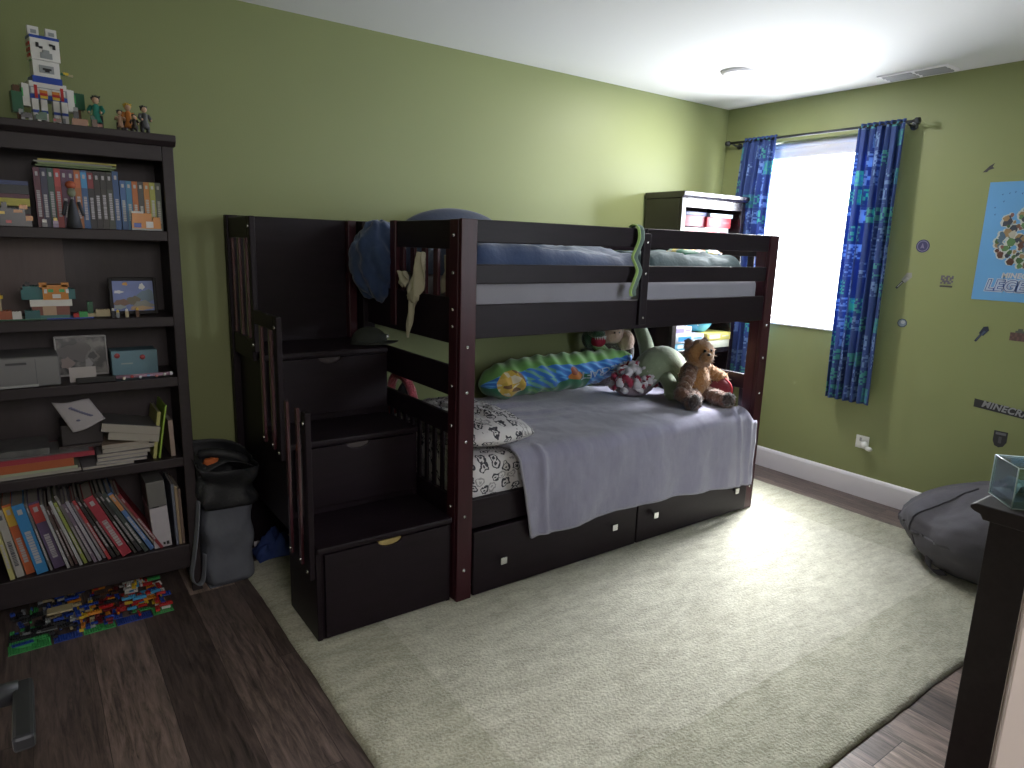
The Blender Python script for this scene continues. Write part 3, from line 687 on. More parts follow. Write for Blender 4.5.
nz = N.new('ShaderNodeTexNoise'); nz.inputs['Scale'].default_value = 6; nz.inputs['Detail'].default_value = 2; L.new(uv.outputs[0], nz.inputs['Vector'])
wv = N.new('ShaderNodeTexWave'); wv.inputs['Scale'].default_value = 9; wv.inputs['Distortion'].default_value = 3; wv.bands_direction = 'DIAGONAL'; L.new(uv.outputs[0], wv.inputs['Vector'])
Vw = math_node(N, L, 'ADD', V, math_node(N, L, 'MULTIPLY', math_node(N, L, 'SUBTRACT', nz.outputs[0], .5), .10))
Vs = math_node(N, L, 'SUBTRACT', Vw, math_node(N, L, 'GREATER_THAN', V, .75))
top = math_node(N, L, 'GREATER_THAN', Vs, .10)
gcol = mixc(N, L, nz.outputs[0], (.07, .26, .05), (.26, .55, .15))
bcol = mixc(N, L, math_node(N, L, 'POWER', wv.outputs[0], 3), (.02, .14, .50), (.12, .42, .80))
hill = math_node(N, L, 'LESS_THAN', Vs, math_node(N, L, 'MULTIPLY_ADD', math_node(N, L, 'SINE', math_node(N, L, 'MULTIPLY', U, 14)), .05, -.045))
hill = math_node(N, L, 'MULTIPLY', hill, math_node(N, L, 'LESS_THAN', U, .62))
c1 = mixc(N, L, hill, bcol, (.03, .18, .09)); c1 = mixc(N, L, top, c1, gcol)
# hedge-like stripe patch at left
st_ = math_node(N, L, 'MULTIPLY', math_node(N, L, 'GREATER_THAN', wv.outputs[0], .55), math_node(N, L, 'MULTIPLY', math_node(N, L, 'GREATER_THAN', U, .22), math_node(N, L, 'LESS_THAN', U, .40)))
c1 = mixc(N, L, math_node(N, L, 'MULTIPLY', st_, .7), c1, (.13, .34, .08))
def blob(cu_, cv, ru, rv):
    a = math_node(N, L, 'DIVIDE', math_node(N, L, 'SUBTRACT', U, cu_), ru); b2 = math_node(N, L, 'DIVIDE', math_node(N, L, 'SUBTRACT', Vs, cv), rv)
    return math_node(N, L, 'LESS_THAN', math_node(N, L, 'ADD', math_node(N, L, 'MULTIPLY', a, a), math_node(N, L, 'MULTIPLY', b2, b2)), 1.0)
vo = N.new('ShaderNodeTexVoronoi'); vo.inputs['Scale'].default_value = 24; L.new(uv.outputs[0], vo.inputs['Vector'])
rp2 = N.new('ShaderNodeValToRGB'); rp2.color_ramp.interpolation = 'CONSTANT'
for p_, c in ((0, (.60, .40, .06)), (.35, (.65, .58, .42)), (.6, (.20, .10, .04)), (.8, (.70, .45, .10))):
    q = rp2.color_ramp.elements.new(p_) if p_ else rp2.color_ramp.elements[0]; q.color = (*c, 1)
s3_ = N.new('ShaderNodeSeparateColor'); L.new(vo.outputs['Color'], s3_.inputs[0]); L.new(s3_.outputs[0], rp2.inputs[0])
c1 = mixc(N, L, blob(.13, -.0, .075, .13), c1, rp2.outputs[0])
c1 = mixc(N, L, blob(.52, -.01, .050, .035), c1, (.45, .15, .02)); c1 = mixc(N, L, blob(.515, .04, .026, .04), c1, (.22, .05, .02))
L.new(c1, b.inputs['Base Color']); b.inputs['Roughness'].default_value = .8; b.inputs['Sheen Weight'].default_value = .4
g = M(); g.grid(lambda u, v: bolster(u, v*2*math.pi), 150, 48, bm_, uv=lambda u, v: (u, v)); bo = g.build('pillow_cover', None, bp_)
# lettering, upside down along the front
LET = mat('white_print', (.62, .66, .74), .8)
def warp(co):
    u = .742 - co.x*1.0; v = -.06 - co.y*8.5
    return bolster(u, v, .004)
text('printed_lettering', 'MINECRAFT', .070, LET, bp_, None, .0004, .0012, 1.02, warp=warp, cuts=3).location = -Vector(bp_.location)

# ------------------------------------------------------------------ plush toys
def fur(name, col, amt=.35): return mat(name, col, .95, noise_amt=amt, noise_scale=45, bump=1.0, bump_scale=110, sheen=.6, spec=.05)
BRN, GLD, TAN = fur('brown_plush_fur', (.17, .085, .055)), fur('golden_plush_fur', (.31, .145, .045)), fur('tan_plush', (.36, .25, .19), .15)
DKB = fur('dark_plush_fur', (.045, .030, .028))
EYE = mat('black_bead', (.004, .004, .004), .1)
ted = thing('teddy_bear', 'shaggy brown and golden teddy bear sitting at the window end of the lower bunk', 'teddy bear', (-1.12, -.72, .62))
tx, ty, tz = -1.055, -.745, .632
def shag(g, c, r, m, rot=None, n=260, l=.014):
    """a furry ball: lumpy body plus short tufts"""
    g.ball(c, r, m, 26, 18, .14, 9, rot)
    R = Euler(rot).to_matrix() if rot else Matrix.Identity(3); rr = r if isinstance(r, tuple) else (r, r, r)
    for _ in range(n):
        d = Vector((random.gauss(0, 1), random.gauss(0, 1), random.gauss(0, 1))).normalized()
        p = Vector(c) + R @ Vector((d.x*rr[0], d.y*rr[1], d.z*rr[2]))*.97
        w = R @ d; t_ = w.orthogonal().normalized()*.0045; bt = w.cross(t_).normalized()*.0045
        tip = p + w*l*random.uniform(.6, 1.3) + Vector((random.uniform(-.006, .006), random.uniform(-.006, .006), -.004))
        g.add([p+t_, p-t_*.5+bt, p-t_*.5-bt, tip], [(0, 1, 3), (1, 2, 3), (2, 0, 3)], m, True)
g = M(); shag(g, (tx, ty, tz+.115), (.098, .082, .122), GLD, n=420); g.build('body', None, ted)
g = M(); shag(g, (tx-.015, ty-.035, tz+.272), (.084, .076, .078), GLD); hd = g.build('head', None, ted)
g = M(); shag(g, (tx-.05, ty-.108, tz+.262), (.038, .034, .032), fur('muzzle_fur', (.33, .17, .07)), n=80); g.build('muzzle', None, hd)
M().ball((tx-.065, ty-.136, tz+.285), (.010, .008, .008), EYE, 10, 8).build('nose', None, hd)
for dx in (-.062, -.008):
    M().ball((tx+dx-.0, ty-.103+(.0 if dx < -.03 else .0), tz+.300), .008, EYE, 10, 8).build('eye', None, hd)
for dx in (-.070, .040):
    g = M(); shag(g, (tx+dx*1.2-.005, ty-.010, tz+.330), (.026, .018, .026), BRN, n=60); g.build('ear', None, hd)
for sgn, end in ((-1, (-.185, -.070, .065)), (1, (.165, -.060, .115))):
    g = M(); p0 = Vector((tx+sgn*.06, ty-.02, tz+.175)); p1 = Vector((tx+end[0], ty+end[1], tz+end[2]))
    for k in range(5): q = p0.lerp(p1, k/4); shag(g, tuple(q), (.040, .040, .042), GLD if sgn > 0 else BRN, n=70)
    g.build('arm', None, ted)
for sgn, end in ((-1, (-.185, -.150, .03)), (1, (.030, -.205, .03))):
    g = M(); p0 = Vector((tx+sgn*.045, ty-.03, tz+.045)); p1 = Vector((tx+end[0], ty+end[1], tz+end[2]))
    for k in range(5): q = p0.lerp(p1, k/4); shag(g, tuple(q), (.046, .046, .042), BRN, n=70)
    shag(g, (p1.x-.012, p1.y-.022, p1.z+.012), (.040, .026, .040), DKB, n=90); g.build('leg', None, ted)

PGR = mat('pale_green_plush', (.215, .265, .165), .9, noise_amt=.2, noise_scale=30, bump=.5, bump_scale=150, sheen=.6)
dn = thing('plush_dinosaur', 'pale grey-green long-necked plush dinosaur slumped beside the teddy bear', 'plush toy', (-1.22, -.50, .62))
g = M(); sp2 = smooth_path([(-1.20, -.47, .70), (-1.17, -.50, .775), (-1.10, -.53, .815), (-1.03, -.56, .775), (-1.00, -.57, .70)], 6)
g.tube(sp2, [.045+.058*math.sin(min(1, .08+i/(len(sp2)-1)*.9)*math.pi)**.6 for i in range(len(sp2))], PGR, 24); g.ball((-1.00, -.57, .695), (.062, .060, .062), PGR); g.ball((-1.20, -.47, .69), (.055, .055, .06), PGR)
g.build('body', None, dn)
g = M(); nk = smooth_path([(-1.13, -.46, .80), (-1.08, -.38, .90), (-1.05, -.30, .985), (-1.02, -.22, 1.06)], 6)
g.tube(nk, [.050-.016*i/(len(nk)-1) for i in range(len(nk))], PGR, 18); g.ball(tuple(nk[-1]), (.048, .040, .034), PGR); g.build('neck', None, dn)
for a, b2 in (((-1.13, -.59, .75), (-1.15, -.665, .652)), ((-1.02, -.61, .72), (-1.035, -.66, .650))):
    g = M(); P3 = smooth_path([a, Vector(a).lerp(Vector(b2), .5)+Vector((0, -.02, 0)), b2], 5)
    g.tube(P3, [.042]*(len(P3)-1)+[.036], PGR, 16); g.ball(b2, (.040, .036, .030), PGR); g.build('leg', None, dn)

# red and white pom-pom plush
pp = thing('pompom_plush', 'red and white shaggy looped plush beside the bolster pillow', 'plush toy', (-1.40, -.46, .62))
for mm, nm, n, sd in ((mat('white_loops', (.58, .55, .60), .95, sheen=.5), 'white_tufts', 66, 5), (mat('crimson_loops', (.30, .015, .05), .9, sheen=.5), 'red_tufts', 50, 9)):
    g = M(); rr = random.Random(sd)
    for _ in range(n):
        a, e_ = rr.uniform(0, 6.28), rr.uniform(-.3, 1.5)
        c = Vector((-1.255+.155*math.cos(a)*math.cos(e_), -.47+.095*math.sin(a)*math.cos(e_), 0.70+.105*math.sin(e_)))
        if nm == 'white_tufts' and c.x > -1.25 and c.z < .74: c.z += .04
        g.ball(tuple(c), (rr.uniform(.014, .030), rr.uniform(.014, .03), rr.uniform(.012, .026)), mm, 10, 7, .6, 9, (rr.random()*3, rr.random()*3, 0))
    g.build(nm, None, pp)
M().ball((-1.255, -.47, .690), (.140, .09, .075), mat('pompom_core', (.26, .20, .24), .9), 20, 12, .1).build('core', None, pp)

# gorilla-like brown plush behind
gr = thing('plush_monkey', 'brown plush monkey with a pale tan face leaning on the wall', 'plush toy', (-1.20, -.14, .62))
g = M(); g.ball((-1.17, -.135, .76), (.115, .085, .15), DKB, 24, 16, .06); g.build('body', None, gr)
g = M(); g.ball((-1.20, -.165, .985), (.120, .085, .095), TAN, 26, 18, .05); hd = g.build('head', None, gr)
M().ball((-1.235, -.250, .955), (.070, .050, .056), fur('pale_muzzle', (.46, .33, .25), .1), 22, 14, .03).build('muzzle', None, hd)
for dx in (-.055, -.015): M().ball((-1.22+dx, -.303, .975), .0055, EYE, 8, 6).build('nostril', None, hd)
for dx in (-.085, -.005): M().ball((-1.20+dx, -.243, 1.02), .009, EYE, 10, 8).build('eye', None, hd)
for dx in (-.115, .105): M().ball((-1.20+dx, -.15, 1.0), (.028, .018, .034), TAN, 14, 10).build('ear', None, hd)
M().ball((-1.07, -.20, .90), (.055, .05, .07), TAN, 16, 12, .05).build('hand', None, gr)
M().tube(smooth_path([(-1.11, -.16, .82), (-1.05, -.20, .80), (-1.06, -.215, .86)], 5), .036, DKB, 14).build('arm', None, gr)
# green crocodile head with red mouth
cr = thing('plush_crocodile', 'dark green plush crocodile head with an open red mouth above the bolster', 'plush toy', (-1.38, -.12, .62))
DGR = fur('dark_green_plush', (.035, .085, .045), .2); LGR = fur('light_green_plush', (.17, .33, .10), .2)
M().tube(smooth_path([(-1.31, -.10, .62), (-1.31, -.10, .72), (-1.31, -.12, .84)], 5), .05, DGR, 18).build('body', None, cr)
g = M(); g.ball((-1.315, -.15, .925), (.066, .060, .070), DGR, 20, 14); g.ball((-1.335, -.21, .965), (.046, .062, .030), DGR, 18, 12); hd = g.build('head', None, cr)
M().ball((-1.295, -.215, .868), (.054, .064, .024), LGR, 18, 12, rot=(.5, 0, .2)).build('lower_jaw', None, hd)
M().ball((-1.318, -.208, .918), (.044, .052, .040), mat('red_felt', (.42, .02, .06), .8), 16, 12).build('mouth', None, hd)
g = M()
for k in range(9):
    a = -1.2+k*.3; g.tube([(-1.320+.046*math.sin(a), -.215-.046*math.cos(a), .952), (-1.320+.047*math.sin(a), -.218-.048*math.cos(a), .930)], [.006, .001], mat('white_felt', (.7, .7, .7), .8), 6)
g.build('teeth', None, hd)
# red cushion leaning on the far post
rc = thing('cushion', 'deep red corduroy cushion leaning at the far corner of the lower bunk', 'cushion', (-.93, -.70, .62))
RC = mat('red_corduroy', (.16, .010, .022), .85, bump=.4, bump_scale=40, sheen=.5, stretch=(1, 1, 5))
M().ball((-.945, -.765, .690), (.035, .135, .085), RC, 28, 16, .06, rot=(0, .28, .25)).build('cushion_body', None, rc)
pa = [(-.945+.038*math.cos(.25)*0+0, -.765+.137*math.cos(a), .690+.088*math.sin(a)) for a in [2*math.pi*k/40 for k in range(41)]]
M().tube([Vector((-.945, -.765, .69))+Euler((0, .28, .25)).to_matrix() @ (Vector(p)-Vector((-.945, -.765, .69))) for p in pa], .006, mat('bright_red_piping', (.42, .02, .03), .7), 8).build('piping', None, rc)
# cap and pink toy at the dark corner by the stairs
cp = thing('cap', 'dark olive cap with a small buckle resting on the top stair at the bed end', 'cap', (-2.86, -.28, 1.0))
OLV = mat('dark_olive_cloth', (.028, .032, .026), .9, bump=.3)
g = M()
g.grid(lambda u, v: Vector((-2.815, -.235, 1.0))+Vector((.085*math.sin(v*math.pi/2)*math.cos(u*6.283), .085*math.sin(v*math.pi/2)*math.sin(u*6.283), .072*math.cos(v*math.pi/2)+.002)), 28, 12, OLV); g.build('crown', None, cp)
M().grid(lambda u, v: Vector((-2.815, -.235, 1.004))+Vector(((.08+.055*v)*math.sin((u-.5)*2.2)+.0, -(.08+.055*v)*math.cos((u-.5)*2.2), .004-.0*v)), 16, 5, OLV).build('visor', None, cp, solid=.004)
M().box(-2.742, -2.730, -.270, -.250, 1.02, 1.036, STEEL).build('buckle', None, cp, bevel=.002)
pk = thing('plush_flamingo', 'pink looped plush toy in the pillow corner of the lower bunk', 'plush toy', (-2.64, -.20, .61))
PNK = fur('pink_plush', (.50, .10, .13), .15)
M().tube(smooth_path([(-2.66, -.16, .62), (-2.67, -.17, .76), (-2.66, -.21, .825), (-2.64, -.27, .81), (-2.62, -.30, .74), (-2.60, -.31, .62)], 6), .022, PNK, 14).build('looped_arm', None, pk)
M().ball((-2.60, -.20, .70), (.05, .05, .09), mat('dark_plush', (.03, .03, .035), .9), 18, 12, .1).build('body', None, pk)

# ------------------------------------------------------------------ bookcases
def bookcase(label, x0, x1, zs, ESP2=ESP2):
    yF, yB, T = -.318, -.012, .024
    t = thing('bookcase', label, 'bookcase', ((x0+x1)/2, -.16, 0))
    def p(nm, *a, m=None, bev=.003, par=None): return M().box(*a, m or ESP2).build(nm, None, par or t, bevel=bev)
    for a, b2 in ((x0, x0+T), (x1-T, x1)): p('side_panel', a, b2, yF+.018, yB, 0, 1.79)
    p('front_stile', x0, x0+.040, yF, yF+.018, 0, 1.79); p('front_stile', x1-.040, x1, yF, yF+.018, 0, 1.79)
    p('top_rail', x0+.040, x1-.040, yF, yF+.018, 1.735, 1.79)
    M().prism([(yF-.022, 1.806), (yF-.022, 1.829), (yB, 1.829), (yB, 1.790), (yF-.004, 1.790)], 'x', x0-.010, x1+.008, ESP2).build('top_board', None, t, bevel=.003)
    p('back_panel', x0+T, x1-T, yB-.008, yB, .10, 1.79, m=BACKP, bev=0)
    for z in zs[:-1]: p('shelf', x0+T, x1-T, yF+.004, yB-.008, z-.038, z)
    z = zs[-1]; p('bottom_shelf', x0+T, x1-T, yF+.019, yB-.008, z-.03, z)
    p('base_rail', x0+.040, x1-.040, yF, yF+.018, z-.10, z+.002)
    return t
ZS = (1.483, 1.160, .922, .590, .212)
bookcase('tall dark bookcase crowded with books and brick toys at the left of the room', -4.395, -3.622, ZS)
bookcase('dark bookcase in the corner between the bunk bed and the window, front lit by daylight', -.780, -.145, (1.560, 1.185, .83, .52, .18), ESP3)

PAGE = mat('page_edges', (.34, .31, .27), .9)
COLN = {}
def cm(c, r=.45): return solid(*c, r, 'cover')
def book(label, c, loc, t, h, d, rot=(0, 0, 0), group=None, band=None, title=(.55, .55, .55), name='book', cat='book', glyph=True):
    """origin at the left bottom front corner; spine faces -y, thickness along x"""
    g = M(); m1 = cm(c); cv = .0016
    g.box(0, t, 0, .0022, 0, h, m1); g.box(0, cv, .0022, d, 0, h, m1); g.box(t-cv, t, .0022, d, 0, h, m1)
    g.box(cv, t-cv, .0022, d-.004, .003, h-.003, PAGE)
    if band: g.box(0.0003, t-.0003, -.0006, 0, h*.70, h*.97, cm(band))
    if glyph:
        tm = cm(title); r_ = random.Random(label); k = h*r_.uniform(.5, .64); g.box(t*.3, t*.7, -.0010, 0, h*.86, h*.93, tm)
        while k > h*.18:
            s = h*.012+r_.random()*h*.03
            g.box(t*.25, t*.75, -.0008, 0, k-s, k, tm); k -= s+h*.008
    o = g.build(name, None, None, bevel=0); o.location = loc; o.rotation_euler = rot
    return tag(o, label, cat, group)
# upper row: comics standing on the top shelf
row = [((.10, .022, .045), 'maroon', None), ((.030, .030, .075), 'navy', None), ((.022, .070, .060), 'dark green', None), ((.34, .03, .03), 'red', (.45, .05, .05)),
       ((.10, .028, .085), 'plum', None), ((.085, .030, .095), 'violet', None), ((.36, .12, .03), 'orange-topped', (.5, .13, .04)), ((.03, .10, .26), 'blue', (.05, .28, .60)),
       ((.014, .012, .016), 'black', (.22, .02, .03)), ((.018, .014, .016), 'black', (.014, .01, .01)), ((.03, .026, .022), 'charcoal', (.02, .02, .02)), ((.05, .06, .05), 'grey-green', (.02, .02, .02)), ((.03, .09, .24), 'tall blue', None)]
x = -4.060
ORD = ['first', 'second', 'third', 'fourth', 'fifth', 'sixth', 'seventh', 'eighth', 'ninth', 'tenth', 'eleventh', 'twelfth', 'thirteenth', 'fourteenth', 'fifteenth', 'sixteenth', 'seventeenth', 'eighteenth', 'nineteenth', 'twentieth']
for i, (c, n_, bd) in enumerate(row):
    t_ = .0196
    book('%s comic paperback, %s from the left of the upright row on the top shelf' % (n_, ORD[i]), c, (x, -.285, 1.4835), t_-.0008, .200+(.005 if i == 12 else 0), .125, group='tall comics on the top shelf', band=bd, title=(.42, .40, .44))
    x += t_
row2 = [((.05, .13, .32), 'blue'), ((.05, .20, .36), 'light blue'), ((.45, .13, .03), 'orange'), ((.06, .06, .06), 'black'), ((.50, .20, .04), 'amber'), ((.33, .33, .06), 'yellow-green'), ((.10, .12, .10), 'dark grey')]
for i, (c, n_) in enumerate(row2):
    book('%s small paperback, %s of the shorter row at the right of the top shelf' % (n_, ORD[i]), c, (x+.002, -.285, 1.4835), .0185, .175, .115, group='short paperbacks on the top shelf', title=(.45, .45, .42))
    x += .0193
# magazines lying on the comics
for i, (c, n_, dz, dx, dr) in enumerate((((.10, .16, .05), 'dark green', 0, 0, .02), ((.20, .26, .10), 'green', .007, .006, -.03), ((.22, .22, .20), 'grey', .013, -.004, .03), ((.42, .36, .06), 'yellow', .019, .008, .01))):
    book('%s magazine lying flat on top of the upright comics' % n_, c, (-4.050+dx, -.275, 1.6900+dz), .0055, .235, .16, rot=(0, math.pi/2, dr), group='magazines lying on the comics', glyph=False)
for q in [o for o in bpy.data.objects if o.get('group') == 'magazines lying on the comics']: q.location.z += .0055
# pile at the far left of the top shelf
zz = 1.484
for i, (c, n_, th, w) in enumerate((((.06, .045, .05), 'dark grey', .022, .25), ((.15, .03, .04), 'dark red', .020, .24), ((.10, .10, .10), 'slate', .024, .25), ((.45, .40, .06), 'bright yellow', .026, .245), ((.10, .025, .05), 'maroon', .014, .24), ((.025, .03, .04), 'black', .030, .23), ((.03, .05, .16), 'navy', .014, .22))):
    book('%s book in the flat pile at the left end of the top shelf' % n_, c, (-4.075-w-.002+.0, -.235 if i < 3 else -.285, zz+th), th-.0006, w, .15, rot=(0, math.pi/2, 0), group='flat pile on the top shelf', glyph=False)
    zz += th

# ------------------------------------------------------------------ brick toys
PL = {}
def pl(c):
    return solid(*c, .28, 'toy_plastic')
C_W, C_B, C_R, C_Y, C_G, C_DG, C_O, C_K, C_T, C_LG, C_BR, C_AZ, C_DR = (.62, .60, .58), (.015, .05, .30), (.42, .02, .02), (.62, .42, .03), (.05, .33, .09), (.02, .10, .05), (.55, .20, .02), (.015, .015, .018), (.40, .33, .20), (.25, .26, .27), (.11, .05, .025), (.06, .30, .55), (.15, .012, .02)
def bricks(g, lst, u=.008, studs=True):
    """lst of (x, y, z, w, d, h, colour) in stud units (z, h in plates of .0032)"""
    for x, y, z, w, d, h, c in lst:
        m = pl(c); g.box(x*u+.0001, (x+w)*u-.0001, y*u+.0001, (y+d)*u-.0001, z*.0032, (z+h)*.0032, m)
        if studs:
            for i in range(int(w)):
                for j in range(int(d)):
                    if w*d <= 40: g.cyl(((x+i+.5)*u, (y+j+.5)*u, (z+h)*.0032), u*.3, .0016, m, n=8)
    return g
def place(o, loc, rz=0):
    o.location = loc; o.rotation_euler.z = rz; return o
# brick llama on the bookcase
ZT = 1.8295
la = thing('brick_llama', 'tall white and blue toy-brick animal with block ears standing on the bookcase', 'brick toy', (-4.030, -.215, ZT), (0, 0, .18)); la.scale = (.95, .95, .95)
def lp(nm, lst, par=None, studs=True): return bricks(M(), lst, .008, studs).build(nm, None, par or la, local=True)
for x in (-1.2, 2.2, 7.0, 10.2):
    lp('leg', [(x, 0, 0, 2.6, 3, 14, C_W), (x, -.1, 14, 2.6, 3, 3, C_B), (x, 0, 17, 2.6, 3, 12, C_W), (x, -.3, 5, 1.2, .3, 6, C_LG)], studs=False)
for x in (-1.2, 7.0): pass
lp('shoulder', [(-4.4, .8, 20, 2.8, 6, 24, C_W), (-4.6, .6, 30, .6, 5, 9, C_G)]); lp('shoulder', [(13.2, .8, 20, 2.8, 6, 24, C_W), (15.9, .6, 30, .6, 5, 9, C_G)])
lp('body', [(-1.5, .5, 29, 14.6, 9, 5, C_B), (-1.5, .5, 34, 14.6, 9, 8, C_LG), (-.9, .3, 35, 13.2, .3, 6, C_W), (-1.5, .5, 42, 14.6, 9, 6, C_W), (0, .2, 47, 11.6, 9, 7, C_B)])
lp('saddle_bags', [(-2.6, 1.5, 24, 1.2, 5, 16, C_R), (13.0, 1.5, 24, 1.2, 5, 16, C_R), (.2, .0, 30, 1.2, .5, 14, C_R), (10.4, 0, 30, 1.2, .5, 14, C_R)], studs=False)
lp('chest_panel', [(2.2, -.1, 30, 3, .4, 3, C_Y), (2.2, -.1, 33, 3, .4, 3, C_R), (2.2, -.1, 36, 3, .4, 3, C_O), (2.2, -.1, 39, 3, .4, 2, C_W), (7, -.1, 30, 3, .4, 3, C_Y), (7, -.1, 33, 3, .4, 3, C_R), (7, -.1, 36, 3, .4, 3, C_O), (7, -.1, 39, 3, .4, 2, C_W)], studs=False)
lp('neck', [(.6, 0, 54, 10.4, 6, 17, C_W), (3, -.4, 58, 5.6, .5, 8, C_LG), (4.2, -.6, 61, 3.4, .3, 2, C_K), (5.0, -.6, 59, 1.8, .3, 2, C_K), (.2, .6, 70, .5, 4, 2, C_G)], studs=False)
hd = lp('head', [(.2, -1.2, 71, 11.2, 8, 23, C_W), (.1, -1.3, 93.5, 11.4, 8.2, 3, C_B), (-.3, 0, 74, .5, 5, 3, C_R), (-.3, 0, 80, .5, 5, 3, C_R), (-.3, 0, 86, .5, 5, 3, C_R), (11.3, 0, 76, .5, 5, 3, C_R), (11.3, 0, 84, .5, 5, 3, C_K)], studs=False)
lp('muzzle', [(3.6, -1.7, 73, 4.6, .6, 6, C_LG), (4.6, -1.8, 79, 2.6, .7, 3, C_LG)], hd, False)
lp('eye', [(2.2, -1.5, 84, 1.2, .4, 5, C_K), (3.4, -1.5, 83, 1.4, .4, 2.4, C_K)], hd, False); lp('eye', [(8.6, -1.5, 84, 1.2, .4, 5, C_K), (7.4, -1.5, 87, 1.4, .4, 2.4, C_K)], hd, False)
for x in (.1, 7.0): lp('ear', [(x, 1, 96.5, 4.3, 2, 10, C_W), (x+1.1, .8, 99, 2.2, .4, 4, C_LG)], hd, False)
lp('tree', [(-7, 1, 0, 2, 2, 12, C_BR), (-8.6, .6, 12, 4.2, 4, 22, C_DG), (-7.6, 1.6, 34, 2.6, 3, 7, C_BR)]); lp('tree', [(16.6, 2, 0, 2, 2, 24, C_BR), (16.2, 1.5, 24, 4.2, 4, 18, C_DG)]); lp('branch', [(11.0, 3, 60, 2.6, 1, 2.5, C_DG), (13.0, 3, 61, 2.2, 1, 2.5, C_Y), (15, 3, 60, 2.0, 1, 2, C_T)])
# small brick pieces in front of the llama
def mini(label, name, loc, lst, rz=0, cat='brick toy', group=None):
    o = bricks(M(), lst).build(name, None, None); place(o, loc, rz); return tag(o, label, cat, group)
mini('small grey and black toy-brick animal before the left foot of the brick llama', 'brick_animal', (-4.075, -.262, ZT), [(0, 0, 0, 1.4, 2, 5, C_LG), (2.6, 0, 0, 1.4, 2, 5, C_LG), (0, 0, 5, 4, 2, 5, C_K), (-.6, 0, 8, 1.6, 2, 5, C_LG)])
mini('dark green toy-brick bush in front of the brick llama', 'brick_bush', (-4.030, -.268, ZT), [(0, 0, 0, 1.5, 2, 4, C_W), (-.5, 0, 4, 4, 3, 5, C_DG), (.6, .2, 9, 3, 2, 3, C_DG)])
mini('small red and brown toy-brick animal at the right foot of the brick llama', 'brick_animal', (-3.985, -.275, ZT), [(0, 0, 0, 1, 2, 3, C_LG), (2, 0, 0, 1, 2, 3, C_LG), (0, 0, 3, 3, 2, 4, C_BR), (0, -.2, 4, 1, .3, 2, C_R), (1, 0, 7, 1, 2, 2, C_W)])
mini('terracotta-coloured toy-brick block with a dark figure beside the brick llama', 'brick_hut', (-3.930, -.27, ZT), [(0, 0, 0, 6, 5, 9, (.30, .12, .05)), (.8, 1, 9, 2, 2, 8, C_K), (1, 1, 17, 1.6, 1.6, 4, C_LG)])
mini('brown toy-brick fence piece left of the figurines', 'brick_fence', (-3.868, -.25, ZT), [(0, 0, 0, 2, 2, 11, C_BR), (2, .4, 4, 2, 1, 3, (.25, .07, .04)), (-.5, 0, 11, 1.6, 2, 4, C_DG)])
# figurines
SKIN = mat('figurine_skin', (.48, .30, .20), .55); HAIRK = mat('figurine_black_hair', (.012, .012, .012), .5)
def figurine(label, x, y, h, robe, hair, trouser, lean=0, crouch=False):
    t = thing('figurine', label, 'figurine', (x, y, ZT), (0, 0, lean))
    rm, tm, hm = mat('robe_%s' % label[:9], robe, .6, noise_amt=.2, noise_scale=60), mat('cloth_%s' % label[:9], trouser, .6), mat('hair_%s' % label[:9], hair, .5)
    s = h/.115
    def P3(a): return tuple(v*s for v in a)
    for sx in (-.011, .011):
        M().tube([P3((sx, 0, .004)), P3((sx, 0, .020)), P3((sx*.8, 0, .048))], [.006*s, .007*s, .009*s], tm, 12).build('leg', None, t, local=True)
        M().ball(P3((sx, -.005, .004)), (.006*s, .010*s, .004*s), mat('figurine_shoe', (.5, .5, .5), .6), 10, 6).build('foot', None, t, local=True)
    M().tube([P3((0, 0, .026)), P3((0, .001, .040)), P3((0, 0, .060)), P3((0, 0, .078)), P3((0, 0, .085))], [.024*s, .020*s, .015*s, .016*s, .006*s], rm, 18, flat=.7).build('robe', None, t, local=True)
    hd = M().ball(P3((0, -.001, .097)), (.0105*s, .0105*s, .012*s), SKIN, 16, 12).build('head', None, t, local=True)
    g = M().ball(P3((0, .003, .101)), (.0125*s, .0125*s, .0115*s), hm, 16, 10, .3, 14)
    for k in range(9):
        a = k*.7; g.tube([P3((.008*math.cos(a), .003+.008*math.sin(a), .105)), P3((.015*math.cos(a), .003+.013*math.sin(a), .112-.004*(k % 3)))], [.004*s, .0006*s], hm, 6)
    g.build('hair', None, hd, local=True)
    for sx in (-1, 1):
        q = M(); q.tube([P3((sx*.014, 0, .078)), P3((sx*.021, -.004, .064)), P3((sx*.018, -.014, .056 if not crouch else .07))], [.006*s, .0065*s, .006*s], rm, 10)
        ar = q.build('sleeve', None, t, local=True); M().ball(P3((sx*.017, -.019, .056 if not crouch else .07)), (.0042*s,)*3, SKIN, 8, 6).build('hand', None, ar, local=True)
    return t
figurine('black-haired figurine in a long teal robe on the bookcase top', -3.850, -.225, .125, (.020, .20, .15), (.012, .012, .012), (.02, .02, .02), -.3)
figurine('bare-armed crouching figurine with thick black hair on the bookcase top', -3.780, -.245, .082, (.42, .25, .17), (.015, .015, .02), (.03, .02, .02), .2, True)
figurine('yellow-haired figurine in an orange robe on the bookcase top', -3.746, -.190, .118, (.50, .17, .03), (.55, .35, .03), (.05, .03, .03), .1)
figurine('small dark-robed figurine standing in front of the orange one on the bookcase top', -3.736, -.262, .070, (.025, .015, .015), (.012, .01, .01), (.02, .02, .02), 0)
figurine('dark-haired figurine in black and grey holding a short staff near the bookcase end', -3.700, -.245, .108, (.10, .10, .11), (.015, .015, .015), (.014, .014, .016), .3)
